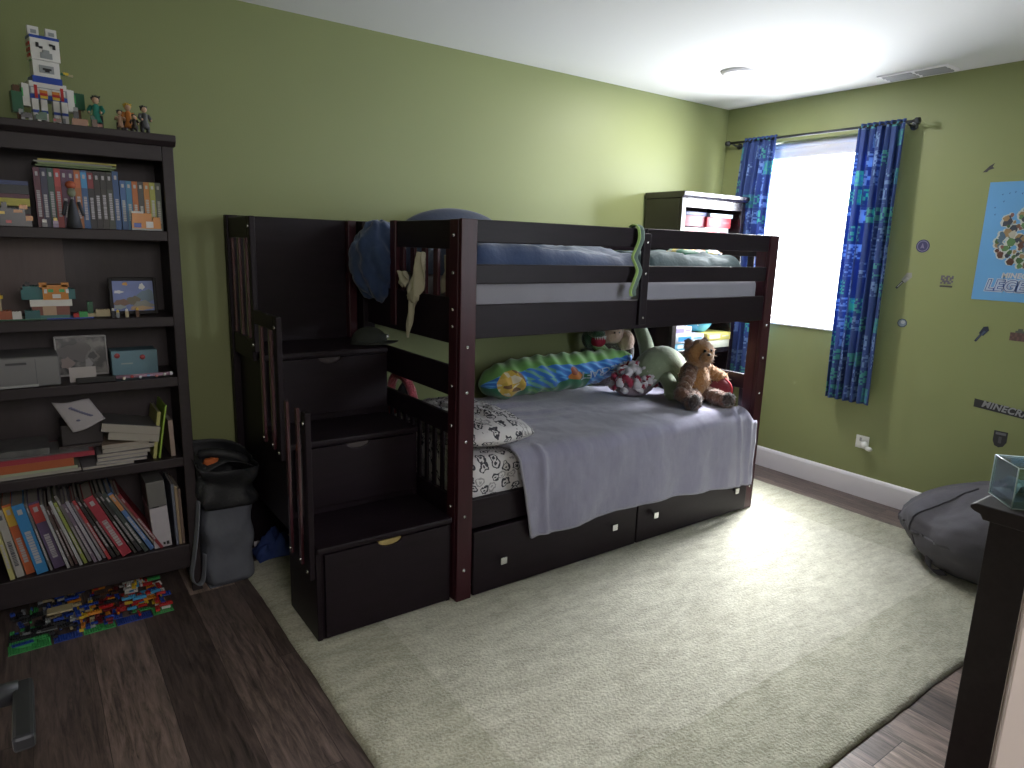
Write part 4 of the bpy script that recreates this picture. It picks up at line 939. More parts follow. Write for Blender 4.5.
# toys on the top shelf
mini('orange and white toy-brick car in front of the short paperbacks', 'brick_car', (-3.778, -.312, ZS[0]+.0005), [(0, 0, 0, 12.5, 2.6, 2, C_LG), (.2, .1, 2, 12, 2.4, 9, C_O), (1, 0, 3, 3, .5, 5, C_B), (6, -.1, 3, 3, .4, 7, C_W), (.5, .2, 11, 8, 2.2, 8, C_O), (.2, .1, 19, 5, 2, 2, C_W), (9, .2, 11, 3, 2, 4, C_O)], 0)
f_ = thing('toy_figure', 'dark grey caped toy figure standing in front of the comics', 'toy figure', (-3.955, -.305, ZS[0]))
CAPE = mat('slate_cape', (.055, .058, .075), .7)
M().tube([(-3.955, -.305, ZS[0]+.001), (-3.955, -.305, ZS[0]+.03), (-3.955, -.302, ZS[0]+.075), (-3.955, -.302, ZS[0]+.10)], [.062, .050, .030, .012], CAPE, 20, flat=.4).build('cape', None, f_)
M().ball((-3.955, -.303, ZS[0]+.122), (.013, .012, .016), mat('grey_skin', (.20, .21, .15), .6), 14, 10).build('head', None, f_)
M().ball((-3.955, -.301, ZS[0]+.148), (.017, .014, .013), mat('red_cap', (.40, .09, .04), .6), 14, 10).build('hat', None, f_)
for s in (-1, 1): M().tube([(-3.955+s*.018, -.306, ZS[0]+.090), (-3.955+s*.030, -.316, ZS[0]+.045)], .006, CAPE, 10).build('arm', None, f_)
mini('black and orange spiky toy-brick creature before the flat pile of books', 'brick_creature', (-4.190, -.304, ZS[0]+.0005), [(0, 0, 0, 14, 1.5, 8, C_K), (2, 0, 8, 10, 1.5, 10, C_K), (3, -.1, 12, 2, .4, 3, C_Y), (8, -.1, 14, 3, .4, 3, C_O), (10, 0, 18, 3, 1.4, 4, C_O), (4, 0, 18, 2, 1.4, 6, C_K), (12, -.1, 6, 2.5, .4, 5, C_O), (5, -.1, 3, 2, .4, 3, C_R)])
mini('small purple and yellow toy-brick figure at the foot of the comics', 'brick_figure', (-4.018, -.308, ZS[0]+.0005), [(0, 0, 0, 2, 1.4, 4, (.12, .05, .18)), (0, 0, 4, 2, 1.4, 3, (.20, .12, .25)), (.3, 0, 7, 1.4, 1.4, 3, C_Y)])
mini('tiny black and white toy-brick figure at the foot of the comics', 'brick_figure', (-4.050, -.308, ZS[0]+.0005), [(0, 0, 0, 2, 1.4, 5, C_K), (.2, 0, 5, 1.6, 1.4, 3, C_W)])
# second shelf: brick village and framed picture
Z2 = ZS[1]+.0005
M_ = M().box(-4.371+.003, -3.985, -.028, -.022, Z2, 1.442, mat('light_brown_panel', (.15, .112, .105), .6, noise_amt=.15, noise_scale=14, stretch=(8, 1, 1)))  # thin panel, lighter brown than the shelf back, over its left part
bo_ = M_.build('pale_back_panel', None, None, bevel=.001); bo_.location = (0, 0, 0); tag(bo_, 'paler brown panel set flat at the back of the second shelf', 'board')
vi = thing('brick_village', 'toy-brick village with an orange block cat house on a green and blue base', 'brick toy', (-4.262, -.285, Z2)); vi.scale = (1.12, 1.12, 1.12)
def vp(nm, lst, studs=True, par=None): return bricks(M(), lst, .008, studs).build(nm, None, par or vi, local=True)
vp('base_plate', [(0, 0, 0, 22, 12, 1.2, C_DG), (22, 0, 0, 16, 8, 1.2, C_B)], False)
vp('house_wall', [(17.5, 1, 1.2, 12.5, 9, 3, (.05, .16, .16)), (17.5, 1, 4.2, 12.5, 9, 9, (.20, .07, .05)), (21, .6, 4.2, 4.5, .5, 9, (.45, .30, .20)), (17, .8, 13, 14, 9.4, 6.5, C_W)])
vp('cat_face', [(21.5, .4, 19.5, 8.5, 9, 14.5, C_O), (20.5, .4, 32, 2.6, 2, 4.5, C_O), (27.8, .4, 32, 2.6, 2, 4.5, C_O)], False)
vp('cat_feature', [(23.3, .1, 27, 1.8, .4, 3, C_G), (27, .1, 27, 1.8, .4, 3, C_G), (24.6, .1, 21, 2.8, .4, 4, C_W), (22.0, .1, 26, 1, .4, 4, C_W), (29.2, .1, 26, 1, .4, 4, C_W)], False)
vp('teal_roof', [(14.5, 2, 19.5, 7, 8, 10, (.02, .13, .14)), (15.2, 2, 29.5, 5.5, 7, 3, (.02, .13, .14)), (16, 3, 32.5, 1.6, 2, 4, C_K)])
vp('side_roof', [(30, 2, 19.5, 2.4, 7, 10, (.02, .13, .14))])
vp('market_stall', [(0, 1, 1.2, 5, 5, 8, (.25, .03, .03)), (5, 1, 1.2, 6, 5, 8, (.35, .10, .05)), (1, 1, 9, 3, 3, 4, C_T), (11, .6, 1.2, 3, 2, 7, C_W), (15, .5, 1.2, 5, 3, 8, (.03, .12, .13))])
vp('lamp_post', [(6, 2, 9, 2, 2, 12, C_T), (5.3, 1.4, 21, 3.4, 3, 3, C_Y), (6, 2, 24, 2, 2, 3, C_O)])
vp('garden', [(33, 1, 1.2, 3, 3, 5, C_G), (36, 2, 1.2, 3, 4, 3, C_T), (36.2, 3, 4.2, 2, 2, 12, C_DG), (39, 1, 1.2, 5, 3, 7, C_T), (31, .5, 1.2, 2, 2, 4, C_R)])
FRM = mat('black_frame', (.010, .008, .009), .5, spec=.25)
def framed(name, label, x0, x1, z0, z1, y, fw, fm, art, tilt=-.08):
    t = thing(name, label, 'framed picture', ((x0+x1)/2, y, z0), (tilt, 0, 0)); w, h = (x1-x0)/2, z1-z0
    g = M(); g.box(-w, -w+fw, 0, .014, 0, h, fm).box(w-fw, w, 0, .014, 0, h, fm).box(-w+fw, w-fw, 0, .014, 0, fw, fm).box(-w+fw, w-fw, 0, .014, h-fw, h, fm)
    g.build('frame', None, t, bevel=.002, local=True)
    M().box(-w+fw, w-fw, .005, .012, fw, h-fw, art).build('picture', None, t, local=True)
    M().box(-.012, .012, .012, .060, h*.02, h*.05, fm).build('stand_leg', None, t, local=True)
    return t, w, h
SKYB = mat('picture_sky', (.12, .17, .42), .4, noise_amt=.4, noise_scale=14)
pf, w_, h_ = framed('framed_picture', 'small black-framed colourful picture at the right of the second shelf', -3.862, -3.700, Z2+.006, 1.305, -.235, .012, FRM, SKYB)
def daub(par, nm, shapes, y=.0045):
    for k, (x, z, rx, rz, c) in enumerate(shapes):
        M().tube([(x, y, z), (x, y-.0012, z)], [1, 1], cm(c), 12, up=(0, 0, 1)).build(nm, None, par, local=True)
        o = COL.objects[-1] if False else None
def blobs(par, nm, shapes, y=.0045):
    g = M()
    for x, z, rx, rz, c in shapes:
        vs = [(x+rx*math.cos(a)*(1+.25*math.sin(3*a+x*90)), y-.001-.0002*len(g.mats), z+rz*math.sin(a)*(1+.2*math.cos(5*a))) for a in [2*math.pi*i/14 for i in range(14)]]
        g.add(vs, [tuple(range(14))], cm(c))
    return g.build(nm, None, par, local=True)
rr = random.Random(4)
blobs(pf, 'picture_shapes', [(-.025, .115, .009, .006, (.6, .3, .05)), (-.05, .085, .016, .006, (.6, .6, .65)), (.03, .105, .010, .012, (.6, .6, .6)), (.045, .07, .03, .022, (.10, .16, .22)), (-.04, .045, .03, .012, (.16, .08, .05)), (.0, .05, .022, .018, (.12, .10, .06)), (.03, .035, .035, .016, (.2, .2, .18)), (.02, .022, .04, .008, (.40, .25, .12)), (-.05, .028, .02, .008, (.25, .3, .3))])
for k, (dx, c, h3) in enumerate(((-.10, C_K, 8), (-.085, C_LG, 6), (-.055, C_T, 7), (-.02, C_BR, 8))):
    mini(('black', 'grey', 'tan', 'brown')[k]+' tiny toy-brick figure standing before the small framed picture', 'brick_figure', (-3.765+dx, -.290, Z2), [(0, 0, 0, 1.4, 1, h3, c), (.2, 0, h3, 1, 1, 2.5, C_W if k % 2 == 0 else C_Y)], group='tiny brick figures before the framed picture')
# third shelf
Z3 = ZS[2]+.0005
cs = thing('grey_case', 'wide pale grey plastic case at the left of the third shelf', 'case', (-4.20, -.20, Z3))
GC = mat('grey_case_plastic', (.17, .165, .17), .5, noise_amt=.05)
rbox(-4.36, -4.043, -.292, -.06, Z3, Z3+.108, .008, GC).build('case_body', None, cs)
for a in (-4.115, -4.25): M().box(a, a+.002, -.2935, -.292, Z3+.008, Z3+.10, solid(.10, .10, .105)).build('panel_groove', None, cs)
M().box(-4.20, -4.14, -.296, -.292, Z3+.082, Z3+.090, solid(.06, .06, .065)).build('latch', None, cs)
M().box(-4.36, -4.11, -.300, -.292, Z3+.002, Z3+.010, solid(.30, .30, .30)).build('front_lip', None, cs)
BW = bpy.data.materials.new('monochrome_photo'); t, N, L, b = nt(BW)
tc = N.new('ShaderNodeTexCoord'); nz = N.new('ShaderNodeTexNoise'); nz.inputs['Scale'].default_value = 22; nz.inputs['Detail'].default_value = 3; L.new(tc.outputs['Object'], nz.inputs['Vector'])
rp = N.new('ShaderNodeValToRGB'); rp.color_ramp.elements[0].position = .42; rp.color_ramp.elements[0].color = (.03, .03, .033, 1); rp.color_ramp.elements[1].position = .62; rp.color_ramp.elements[1].color = (.20, .19, .18, 1)
L.new(nz.outputs[0], rp.inputs[0]); L.new(rp.outputs[0], b.inputs['Base Color']); b.inputs['Roughness'].default_value = .3
p2, w_, h_ = framed('framed_photo', 'silver-framed black and white animal photo on the third shelf', -4.050, -3.878, Z3+.004, 1.078, -.150, .006, mat('silver_frame', (.38, .36, .36), .4), BW)
blobs(p2, 'photo_subject', [(-.015, .09, .055, .035, (.11, .10, .10)), (.035, .075, .022, .022, (.16, .15, .15)), (-.05, .05, .022, .022, (.22, .17, .16)), (.035, .075, .014, .014, (.05, .05, .055)), (.02, .045, .012, .02, (.24, .23, .23))])
b1 = thing('gift_box', 'pale blue card box with small red prints on the third shelf', 'box', (-3.785, -.20, Z3))
rbox(-3.872, -3.712, -.205, -.10, Z3, Z3+.098, .003, mat('pale_blue_card', (.15, .26, .32), .6, noise_amt=.1, noise_scale=30)).build('box_body', None, b1)
for x, z in ((-3.852, .080), (-3.765, .070)): M().cyl((x, -.206, Z3+z), .010, .001, solid(.40, .08, .09), 'y').build('printed_dot', None, b1)
M().box(-3.84, -3.80, -.2065, -.205, Z3+.045, Z3+.05, solid(.3, .35, .36)).build('printed_line', None, b1)
wb = thing('card', 'blank white card propped before the black and white photo', 'card', (-3.975, -.25, Z3))
M().box(-4.015, -3.930, -.262, -.259, Z3, Z3+.055, mat('white_card', (.42, .38, .37), .8), rot=(-.06, 0, 0)).build('card_sheet', None, wb)
wd = thing('toy_wand', 'black-handled toy wand with sparkling coloured tip lying on the third shelf', 'toy wand', (-3.84, -.295, Z3))
M().box(-3.998, -3.87, -.308, -.285, Z3, Z3+.020, BLACKP).build('wand_handle', None, wd, bevel=.003)
M().cyl((-3.87, -.297, Z3+.013), .007, .19, mat('clear_pink_plastic', (.35, .22, .30), .15), 'x').build('wand_tube', None, wd)
for k in range(6): M().ball((-3.845+k*.028, -.304, Z3+.008+.004*(k % 2)), .006, solid(*((.6, .5, .4), (.5, .1, .1), (.6, .6, .7), (.2, .3, .5), (.5, .2, .2), (.6, .6, .6))[k], .2), 10, 7).build('wand_bead', None, wd)
M().ball((-3.682, -.297, Z3+.013), .008, mat('bead_white', (.75, .75, .8), .15), 10, 8).build('wand_tip', None, wd)
# fourth shelf
Z4 = ZS[3]+.0005
def flat(label, c, x0, x1, z, th, yf=-.30, d=.20, rz=0, name='book', cat='book', group=None, tilt=0, soft=False):
    g = M(); m1 = cm(c, .4); w = x1-x0
    g.box(0, w, 0, d, 0, .0015, m1).box(0, w, 0, d, th-.0015, th, m1).box(0, w, 0, .0018, .0015, th-.0015, m1 if not soft else PAGE).box(.002, w-.002, .0018, d-.003, .0015, th-.0015, PAGE)
    o = g.build(name, None, None); o.location = (x0, yf, z); o.rotation_euler = (0, tilt, rz); return tag(o, label, cat, group)
z = Z4
G4 = 'flat books at the left of the fourth shelf'
for i, (c, n_, x0, x1, th) in enumerate((((.30, .28, .25), 'grey-white', -4.32, -4.01, .012), ((.33, .36, .25), 'pale green', -4.33, -4.02, .010), ((.36, .09, .03), 'orange-red', -4.34, -4.03, .030), ((.30, .03, .05), 'crimson', -4.30, -3.962, .018))):
    flat(n_+' large book lying in the stack at the left of the fourth shelf', c, x0, x1, z, th, -.295, .21, group=G4); z += th+.0004
o = M().box(-4.25, -3.978, -.285, -.10, z, z+.002, mat('grey_cover_art', (.17, .165, .17), .4, noise_amt=.7, noise_scale=18)).build('comic_issue', None, None); tag(o, 'grey illustrated comic lying on the crimson book', 'magazine')
M().box(-4.33, -4.10, -.27, -.08, z+.003, z+.025, mat('clear_grey_bag', (.10, .10, .10), .3, noise_amt=.6, noise_scale=25)).build('x', None, None)
o = bpy.data.objects['x']; o.name = 'plastic_sleeve'; tag(o, 'glossy grey plastic sleeve on the stack at the left of the fourth shelf', 'plastic sleeve')
o = M().box(-4.06, -3.925, -.240, -.10, Z4+.085, Z4+.165, solid(.035, .028, .030)).build('black_box', None, None, bevel=.004)
o.location.z = -.0; tag(o, 'black cardboard box behind the paper pile on the fourth shelf', 'box')
o2 = flat('dark brown thick book under the black box on the fourth shelf', (.04, .03, .03), -4.07, -3.93, z, Z4+.0845-z, -.24, .15)
z = Z4; G5 = 'loose papers and notebooks piled on the fourth shelf'
for i, (c, n_, x0, x1, th, rz, tl) in enumerate((((.25, .24, .26), 'pale grey', -4.005, -3.835, .010, .02, 0), ((.33, .32, .34), 'white', -3.960, -3.79, .009, -.04, 0), ((.22, .20, .25), 'lilac grey', -3.955, -3.785, .014, .03, .0), ((.21, .19, .20), 'grey', -3.955, -3.775, .013, -.02, 0), ((.33, .31, .30), 'off-white', -3.935, -3.755, .016, .05, 0), ((.36, .28, .22), 'buff', -3.935, -3.775, .014, 0, 0))):
    flat(n_+' notebook in the uneven paper pile on the fourth shelf, %s from the bottom' % ORD[i], c, x0, x1, z, th, -.30+.004*i, .19, rz, 'notebook', 'notebook', G5, 0, True); z += th+.0010
for i, (c, n_, x0, w, th, dz) in enumerate((((.24, .21, .18), 'brown-grey', -3.915, .175, .030, .030), ((.10, .095, .095), 'dark grey', -3.935, .200, .034, .063))):
    flat(n_+' thick tilted notebook on top of the paper pile', c, x0, x0+w, z+dz-.006, th, -.295, .19, 0, 'notebook', 'notebook', None, .20, True)
ps = thing('paper_sheet', 'white sheet of paper with a faint drawing hanging off the fourth-shelf pile', 'paper', (-4.0, -.28, Z4+.17))
PAP = mat('paper_white', (.38, .35, .37), .85)
g = M(); g.grid(lambda u, v: Vector((-4.079+.118*u+.055*(1-v)*(1-u*.2)-.0, -.300+.055*v-.01*math.sin(u*3), 0)) + Vector((0, 0, .742+.108*v+.035*u*(1-v)-.004*math.sin(u*5))), 12, 12, PAP); sh_ = g.build('sheet', None, ps, solid=.0008)
g = M()
for k in range(16):
    u, v = .32+.42*((k*37) % 10)/10, .30+.50*((k*53) % 10)/10; g.ball((-4.079+.118*u+.055*(1-v), -.3025+.055*v-.01*math.sin(u*3), .743+.108*v+.035*u*(1-v)), (.007, .0006, .004), solid(.15, .15, .25), 8, 5)
g.build('drawing', None, ps)
for i, (c, n_, x, h, t_, ln) in enumerate((((.32, .24, .20), 'pinkish-brown', -3.700, .150, .016, -.02), ((.30, .46, .06), 'lime green', -3.745, .215, .006, .17), ((.42, .40, .14), 'pale yellow', -3.765, .190, .012, .15))):
    o = book(n_+' upright folder leaning at the right end of the fourth shelf', c, (x, -.285+.004*i, Z4+.0015+t_*0), t_, h, .19, rot=(0, ln, 0), name='folder', cat='folder', glyph=False, group='folders at the right end of the fourth shelf')
# bottom shelf: leaning books
Z5 = ZS[4]+.0005
lean = [((.42, .38, .16), 'pale yellow', .013, .285, .12), ((.36, .34, .32), 'white lettered', .021, .270, .13), ((.46, .11, .04), 'orange-red', .024, .285, .13), ((.035, .20, .44), 'bright blue', .032, .285, .14),
        ((.14, .13, .13), 'thin grey', .007, .285, .15), ((.09, .06, .13), 'purple and red', .030, .280, .16), ((.33, .33, .35), 'thin white', .008, .275, .17), ((.08, .055, .05), 'thin brown', .008, .265, .18), ((.10, .05, .05), 'slim maroon', .007, .26, .19),
        ((.36, .36, .37), 'pale grey', .009, .285, .20), ((.26, .30, .07), 'olive green', .009, .275, .21), ((.18, .17, .17), 'mid grey', .009, .300, .22), ((.16, .12, .17), 'mauve', .010, .27, .23), ((.30, .29, .34), 'lilac white', .010, .275, .24),
        ((.22, .21, .24), 'slate', .008, .265, .25), ((.40, .05, .06), 'red and white', .009, .28, .26), ((.025, .022, .024), 'black', .010, .29, .27), ((.05, .045, .035), 'dark speckled', .009, .28, .28),
        ((.33, .035, .055), 'wide crimson', .030, .285, .29), ((.03, .028, .022), 'dark brown', .008, .30, .30), ((.045, .045, .05), 'charcoal', .012, .30, .31), ((.05, .065, .06), 'dark green-grey', .013, .30, .32),
        ((.08, .16, .36), 'orange-topped blue', .014, .295, .33), ((.36, .30, .24), 'thin cream', .006, .285, .34), ((.20, .02, .03), 'dark red', .010, .29, .35)]
x = -4.262; NL = len(lean)
# the books fan out: each one rests its upper corner against its neighbour
for i, (c, n_, t_, h, a) in enumerate(lean):
    t_ *= 1.13; a = .14+.35*i/(NL-1)
    wh = '%s from the left end' % ORD[i] if i < 13 else '%s from the right end' % ORD[NL-1-i]
    o = book('%s book leaning in the bottom-shelf row, %s' % (n_, wh), c, (x, -.300+.010*((i*7) % 3), Z5), t_, h, .20, rot=(0, -a, 0), group='leaning books on the bottom shelf', band=(.55, .35, .05) if i == 2 else ((.40, .05, .04) if i == 5 else ((.5, .22, .08) if i == 22 else None)), title=(.08, .08, .10) if i == 1 else (.40, .38, .40))
    a2 = .14+.35*(i+1)/(NL-1); t_ *= 1
    cx_, cz_ = x+t_*math.cos(a)-h*math.sin(a), t_*math.sin(a)+h*math.cos(a)
    x = max(cx_+cz_*math.tan(a2), x+t_/math.cos(a))+.0006
print('LEAN END', x)
bd_ = thing('ring_binder', 'white binder with a dark grey top beside the leaning books', 'binder', (-3.758, -.295, Z5+.002), (0, -.05, 0))
M().box(-.030, .036, 0, .20, 0, .175, solid(.42, .39, .42)).build('binder_cover', None, bd_, bevel=.003, local=True)
M().box(-.0305, .0365, -.0005, .20, .178, .285, solid(.13, .125, .12)).build('binder_top', None, bd_, bevel=.003, local=True)
M().box(.004, .012, -.002, 0, .012, .022, BLACKP).box(.016, .026, -.002, 0, .010, .024, BLACKP).box(-.018, .006, -.002, 0, .176, .180, BLACKP).build('printed_marks', None, bd_, local=True)
for i, (c, n_) in enumerate((((.12, .13, .17), 'slate blue'), ((.30, .22, .14), 'kraft brown'), ((.16, .11, .09), 'dark brown'))):
    book(n_+' slim folder beside the white binder on the bottom shelf', c, (-3.707+i*.0115, -.295, Z5), .010, .265-.012*i, .19, rot=(0, -.02, 0), name='folder', cat='folder', glyph=False, group='slim folders on the bottom shelf')

# ------------------------------------------------------------------ brick heap on the floor below the bookcase
CN = {'green': C_G, 'blue': C_B, 'red': C_R, 'yellow': C_Y, 'white': C_W, 'light grey': C_LG, 'black': C_K, 'tan': C_T, 'orange': C_O, 'dark red': C_DR, 'sky blue': C_AZ, 'brown': C_BR}
proto = {}
def brick_mesh(w, d, h, cn):
    k = (w, d, h, cn)
    if k not in proto:
        g = bricks(M(), [(0, 0, 0, w, d, h, CN[cn])]); o = g.build('toy_brick', None, None); proto[k] = o.data; bpy.data.objects.remove(o)
    return proto[k]
def put_plate(label, cn, x, y, w, d, rz=0, h=1):
    g = bricks(M(), [(0, 0, 0, w, d, h, CN[cn])], .008, False)
    for i in range(w):
        for j in range(d): g.cyl(((i+.5)*.008, (j+.5)*.008, h*.0032), .0024, .0014, pl(CN[cn]), n=6)
    o = g.build('base_plate', None, None); place(o, (x, y, .0005), rz); tag(o, label, 'base plate', 'toy base plates under the brick heap')
ang = .035
put_plate('bright green base plate at the front left corner of the brick heap', 'green', -4.288, -.462, 16, 8, ang)
put_plate('light grey base plate behind the green one at the left of the brick heap', 'light grey', -4.285, -.390, 14, 7, ang)
put_plate('blue base plate in the front row of the brick heap, right of the green one', 'blue', -4.153, -.456, 11, 6, ang)
put_plate('green base plate in the middle of the front row of the brick heap', 'green', -4.060, -.452, 13, 6, ang)
put_plate('blue base plate in the front row of the brick heap, towards the bag', 'blue', -3.951, -.447, 15, 6, ang)
put_plate('green base plate at the right end of the brick heap', 'green', -3.826, -.440, 9, 8, ang)
put_plate('dark red base plate at the back of the brick heap', 'dark red', -4.04, -.39, 14, 11, ang)
U = .008; GW, GD = 66, 38; x0_, y0_ = -4.282, -.445
hm = [[0]*GD for _ in range(GW)]
rnd = random.Random(11)
zones = [(0, ['green', 'green', 'black', 'light grey', 'blue', 'black', 'black']), (14, ['blue', 'black', 'tan', 'black', 'light grey', 'blue']), (26, ['tan', 'yellow', 'blue', 'orange', 'light grey', 'yellow']), (34, ['dark red', 'dark red', 'red', 'black', 'blue', 'orange', 'brown']), (48, ['white', 'red', 'blue', 'yellow', 'white', 'sky blue', 'green', 'red', 'orange'])]
sizes = [(2, 4, 3), (4, 2, 3), (2, 2, 3), (1, 4, 3), (4, 1, 3), (2, 3, 3), (6, 2, 3), (2, 6, 1), (4, 4, 1), (8, 2, 1), (1, 2, 3), (3, 1, 3), (2, 1, 3)]
R_ = Matrix.Rotation(ang, 3, 'Z'); cnt = 0; tries = 0
while cnt < 295 and tries < 9000:
    tries += 1
    w, d, h = rnd.choice(sizes); i = rnd.randint(0, GW-w); j = rnd.randint(0, GD-d)
    hh = max(hm[a][c] for a in range(i, i+w) for c in range(j, j+d))
    env = 22+10*math.exp(-((i-58)/7)**2)+5*math.exp(-((i-30)/8)**2)-12*(i < 12)*(j < 12)-5*(j < 4)
    if hh+h > env: continue
    cn = rnd.choice([z_ for z_ in zones if z_[0] <= i+w/2][-1][1])
    o = bpy.data.objects.new('toy_brick', brick_mesh(w, d, h, cn)); COL.objects.link(o)
    jx, jy = rnd.uniform(-.002, .002), rnd.uniform(-.002, .002)
    q = R_ @ Vector((i*U, j*U, 0)); lift = .0052 + hh*.0032 + (.0020 if hh else 0)
    o.location = (x0_+q.x+jx, y0_+q.y+jy, lift+.0006*(hh > 0)); o.rotation_euler = (0, 0, ang+rnd.uniform(-.12, .12))
    for a in range(i, i+w):
        for c in range(j, j+d): hm[a][c] = hh+h+.9
    shape = {(2, 4): 'long', (4, 2): 'long crosswise', (2, 2): 'square', (1, 4): 'narrow', (4, 1): 'narrow crosswise', (2, 3): 'short', (6, 2): 'extra long', (2, 6): 'flat long', (4, 4): 'flat square', (8, 2): 'flat wide', (1, 2): 'tiny', (3, 1): 'small slim', (2, 1): 'tiny crosswise'}[(w, d)]
    zone = ('left end', 'left half', 'middle', 'right half', 'right end')[min(4, int((i+w/2)/GW*5))]; lay = ('front', 'centre', 'back')[min(2, int((j+d/2)/GD*3))]; lvl = 'bottom' if hh < 3 else ('low' if hh < 8 else ('high' if hh < 14 else 'topmost'))
    tag(o, '%s %s toy brick, %s layer, %s of the brick heap, %s' % (cn, shape, lvl, zone, lay), 'toy brick', '%s toy bricks in the floor heap' % cn); cnt += 1
tb_ = M().box(-4.165, -4.085, -.375, -.325, .082, .089, pl(C_T)).build('tan_plate', None, None, bevel=.001); tb_.name = 'toy_plate'; tag(tb_, 'large tan toy plate lying flat on the left part of the brick heap', 'toy brick')
tb_.location.z = -.008

# ------------------------------------------------------------------ things in the corner bookcase
def carton(label, name, x0, x1, y0, y1, z0, z1, c, c2=None, rz=0, rough=.45, cat='box', lines=True):
    t = thing(name, label, cat, ((x0+x1)/2, (y0+y1)/2, z0), (0, 0, rz)); w, d, h = (x1-x0)/2, (y1-y0)/2, z1-z0
    rbox(-w, w, -d, d, 0, h, .0015, solid(*c, rough), k=2).build('carton', None, t, local=True)
    if c2:
        M().box(-w*.82, w*.10, -d-.0008, -d, h*.25, h*.80, solid(*c2, rough)).build('front_panel', None, t, local=True)
        if lines: M().box(w*.25, w*.85, -d-.0008, -d, h*.45, h*.62, solid(*c2, rough)).build('printed_line', None, t, local=True)
    return t
ZB = 1.5605
carton('grey patterned box at the bottom left of the corner bookcase top shelf', 'game_box', -.735, -.52, -.29, -.08, ZB, ZB+.055, (.22, .20, .22), (.38, .10, .12))
carton('white and red box beside the grey patterned one in the corner bookcase', 'game_box', -.515, -.27, -.29, -.08, ZB, ZB+.060, (.34, .32, .34), (.32, .015, .03))
carton('dark crimson box lying on the grey patterned box in the corner bookcase', 'game_box', -.725, -.50, -.275, -.08, ZB+.061, ZB+.13, (.15, .015, .035))
carton('bright red box lying on the white and red box in the corner bookcase', 'game_box', -.495, -.25, -.29, -.08, ZB+.061, ZB+.125, (.28, .008, .018), (.34, .03, .045))
carton('flat navy box lying over the red boxes in the corner bookcase', 'game_box', -.73, -.46, -.26, -.08, ZB+.131, ZB+.155, (.03, .04, .14))
carton('flat white box on the very top of the red boxes in the corner bookcase', 'game_box', -.455, -.22, -.28, -.08, ZB+.126, ZB+.152, (.40, .46, .52))
ZC = .8305
carton('light blue game box at the bottom of the left pile in the corner bookcase', 'game_box', -.735, -.47, -.312, -.08, ZC, ZC+.045, (.14, .38, .55), (.42, .48, .52))
carton('white game box with a blue stripe in the left pile of the corner bookcase', 'game_box', -.738, -.46, -.316, -.08, ZC+.046, ZC+.100, (.42, .45, .50), (.02, .18, .48))
carton('small white and lilac box on the left pile of the corner bookcase', 'game_box', -.735, -.57, -.300, -.10, ZC+.101, ZC+.150, (.52, .50, .58), (.22, .18, .34))
carton('white lower box in the right pile of the corner bookcase', 'game_box', -.440, -.205, -.332, -.08, ZC, ZC+.050, (.44, .45, .38), None)
carton('yellow-edged white game box on the right pile of the corner bookcase', 'game_box', -.445, -.200, -.334, -.08, ZC+.051, ZC+.100, (.48, .42, .10), (.45, .46, .42))
bw = thing('bowl', 'sky blue plastic bowl standing on the game boxes in the corner bookcase', 'bowl', (-.46, -.20, ZC+.101))
TUR = mat('sky_blue_plastic', (.10, .42, .60), .25)
M().grid(lambda u, v: (-.40+(.055+.075*math.sin(v*1.35))*math.cos(u*6.2832), -.20+(.055+.040*math.sin(v*1.35))*math.sin(u*6.2832), ZC+.103+.085*v**1.2), 32, 10, TUR).grid(lambda u, v: (-.40+.055*v*math.cos(u*6.2832), -.20+.055*v*math.sin(u*6.2832), ZC+.103), 32, 3, TUR).build('bowl_body', None, bw, solid=.003)
M().tube([(-.40+.131*math.cos(a), -.20+.096*math.sin(a), ZC+.190) for a in [2*math.pi*k/36 for k in range(37)]], .004, TUR, 8).build('rim', None, bw)
cb_ = M().tube(smooth_path([(-.60, -.28, ZC+.153), (-.585, -.285, ZC+.20), (-.56, -.31, ZC+.235), (-.55, -.318, ZC+.19), (-.53, -.316, ZC+.156)], 6), .003, mat('white_cable', (.7, .7, .72), .4), 8).build('cable', None, None)
tag(cb_, 'short white looped cable hanging over the game boxes in the corner bookcase', 'cable')

# ------------------------------------------------------------------ wall decals, poster, outlet (on the east wall)
X = -.0012
def decal(name, label, polys, cat='wall decal', th=.0008):
    g = M()
    for k, (pts, c) in enumerate(polys): g.prism(pts, 'x', X-.0004*k-.0006, X-.0004*k, cm(c, .6))
    o = g.build(name, None, None); return tag(o, label, cat, 'stickers on the window wall')
def circ(y, z, ry, rz, n=22): return [(y+ry*math.cos(2*math.pi*k/n), z+rz*math.sin(2*math.pi*k/n)) for k in range(n)]
def px(y, z, s, rows, cmap):
    """pixel art: rows of letters, y falls to the right"""
    out = []
    for r, row in enumerate(rows):
        for c, ch in enumerate(row):
            if ch in cmap: out.append(([(y-c*s, z-r*s), (y-c*s-s, z-r*s), (y-c*s-s, z-r*s-s), (y-c*s, z-r*s-s)], cmap[ch]))
    return out
def decal_px(name, label, y, z, s, rows, cmap):
    g = M()
    for pts, c in px(y, z, s, rows, cmap): g.prism(pts, 'x', X-.0008, X, cm(c, .6))
    o = g.build(name, None, None); return tag(o, label, 'wall decal', 'stickers on the window wall')
decal('round_decal', 'round navy sticker with a pale ring and arrow, right of the curtain', [(circ(-1.402, 1.534, .036, .036), (.030, .028, .085)), (circ(-1.402, 1.534, .030, .030), (.17, .16, .24)), (circ(-1.402, 1.534, .026, .026), (.035, .032, .10)), ([(-1.400, 1.552), (-1.390, 1.520), (-1.400, 1.526), (-1.412, 1.520)], (.15, .13, .22))])
rows = ["......kww", ".....kwwk", "....kwwk.", "...kwwk..", "k.kwwk...", "kkkwk....", ".kkk.....", "kkkk.....", "k........"]
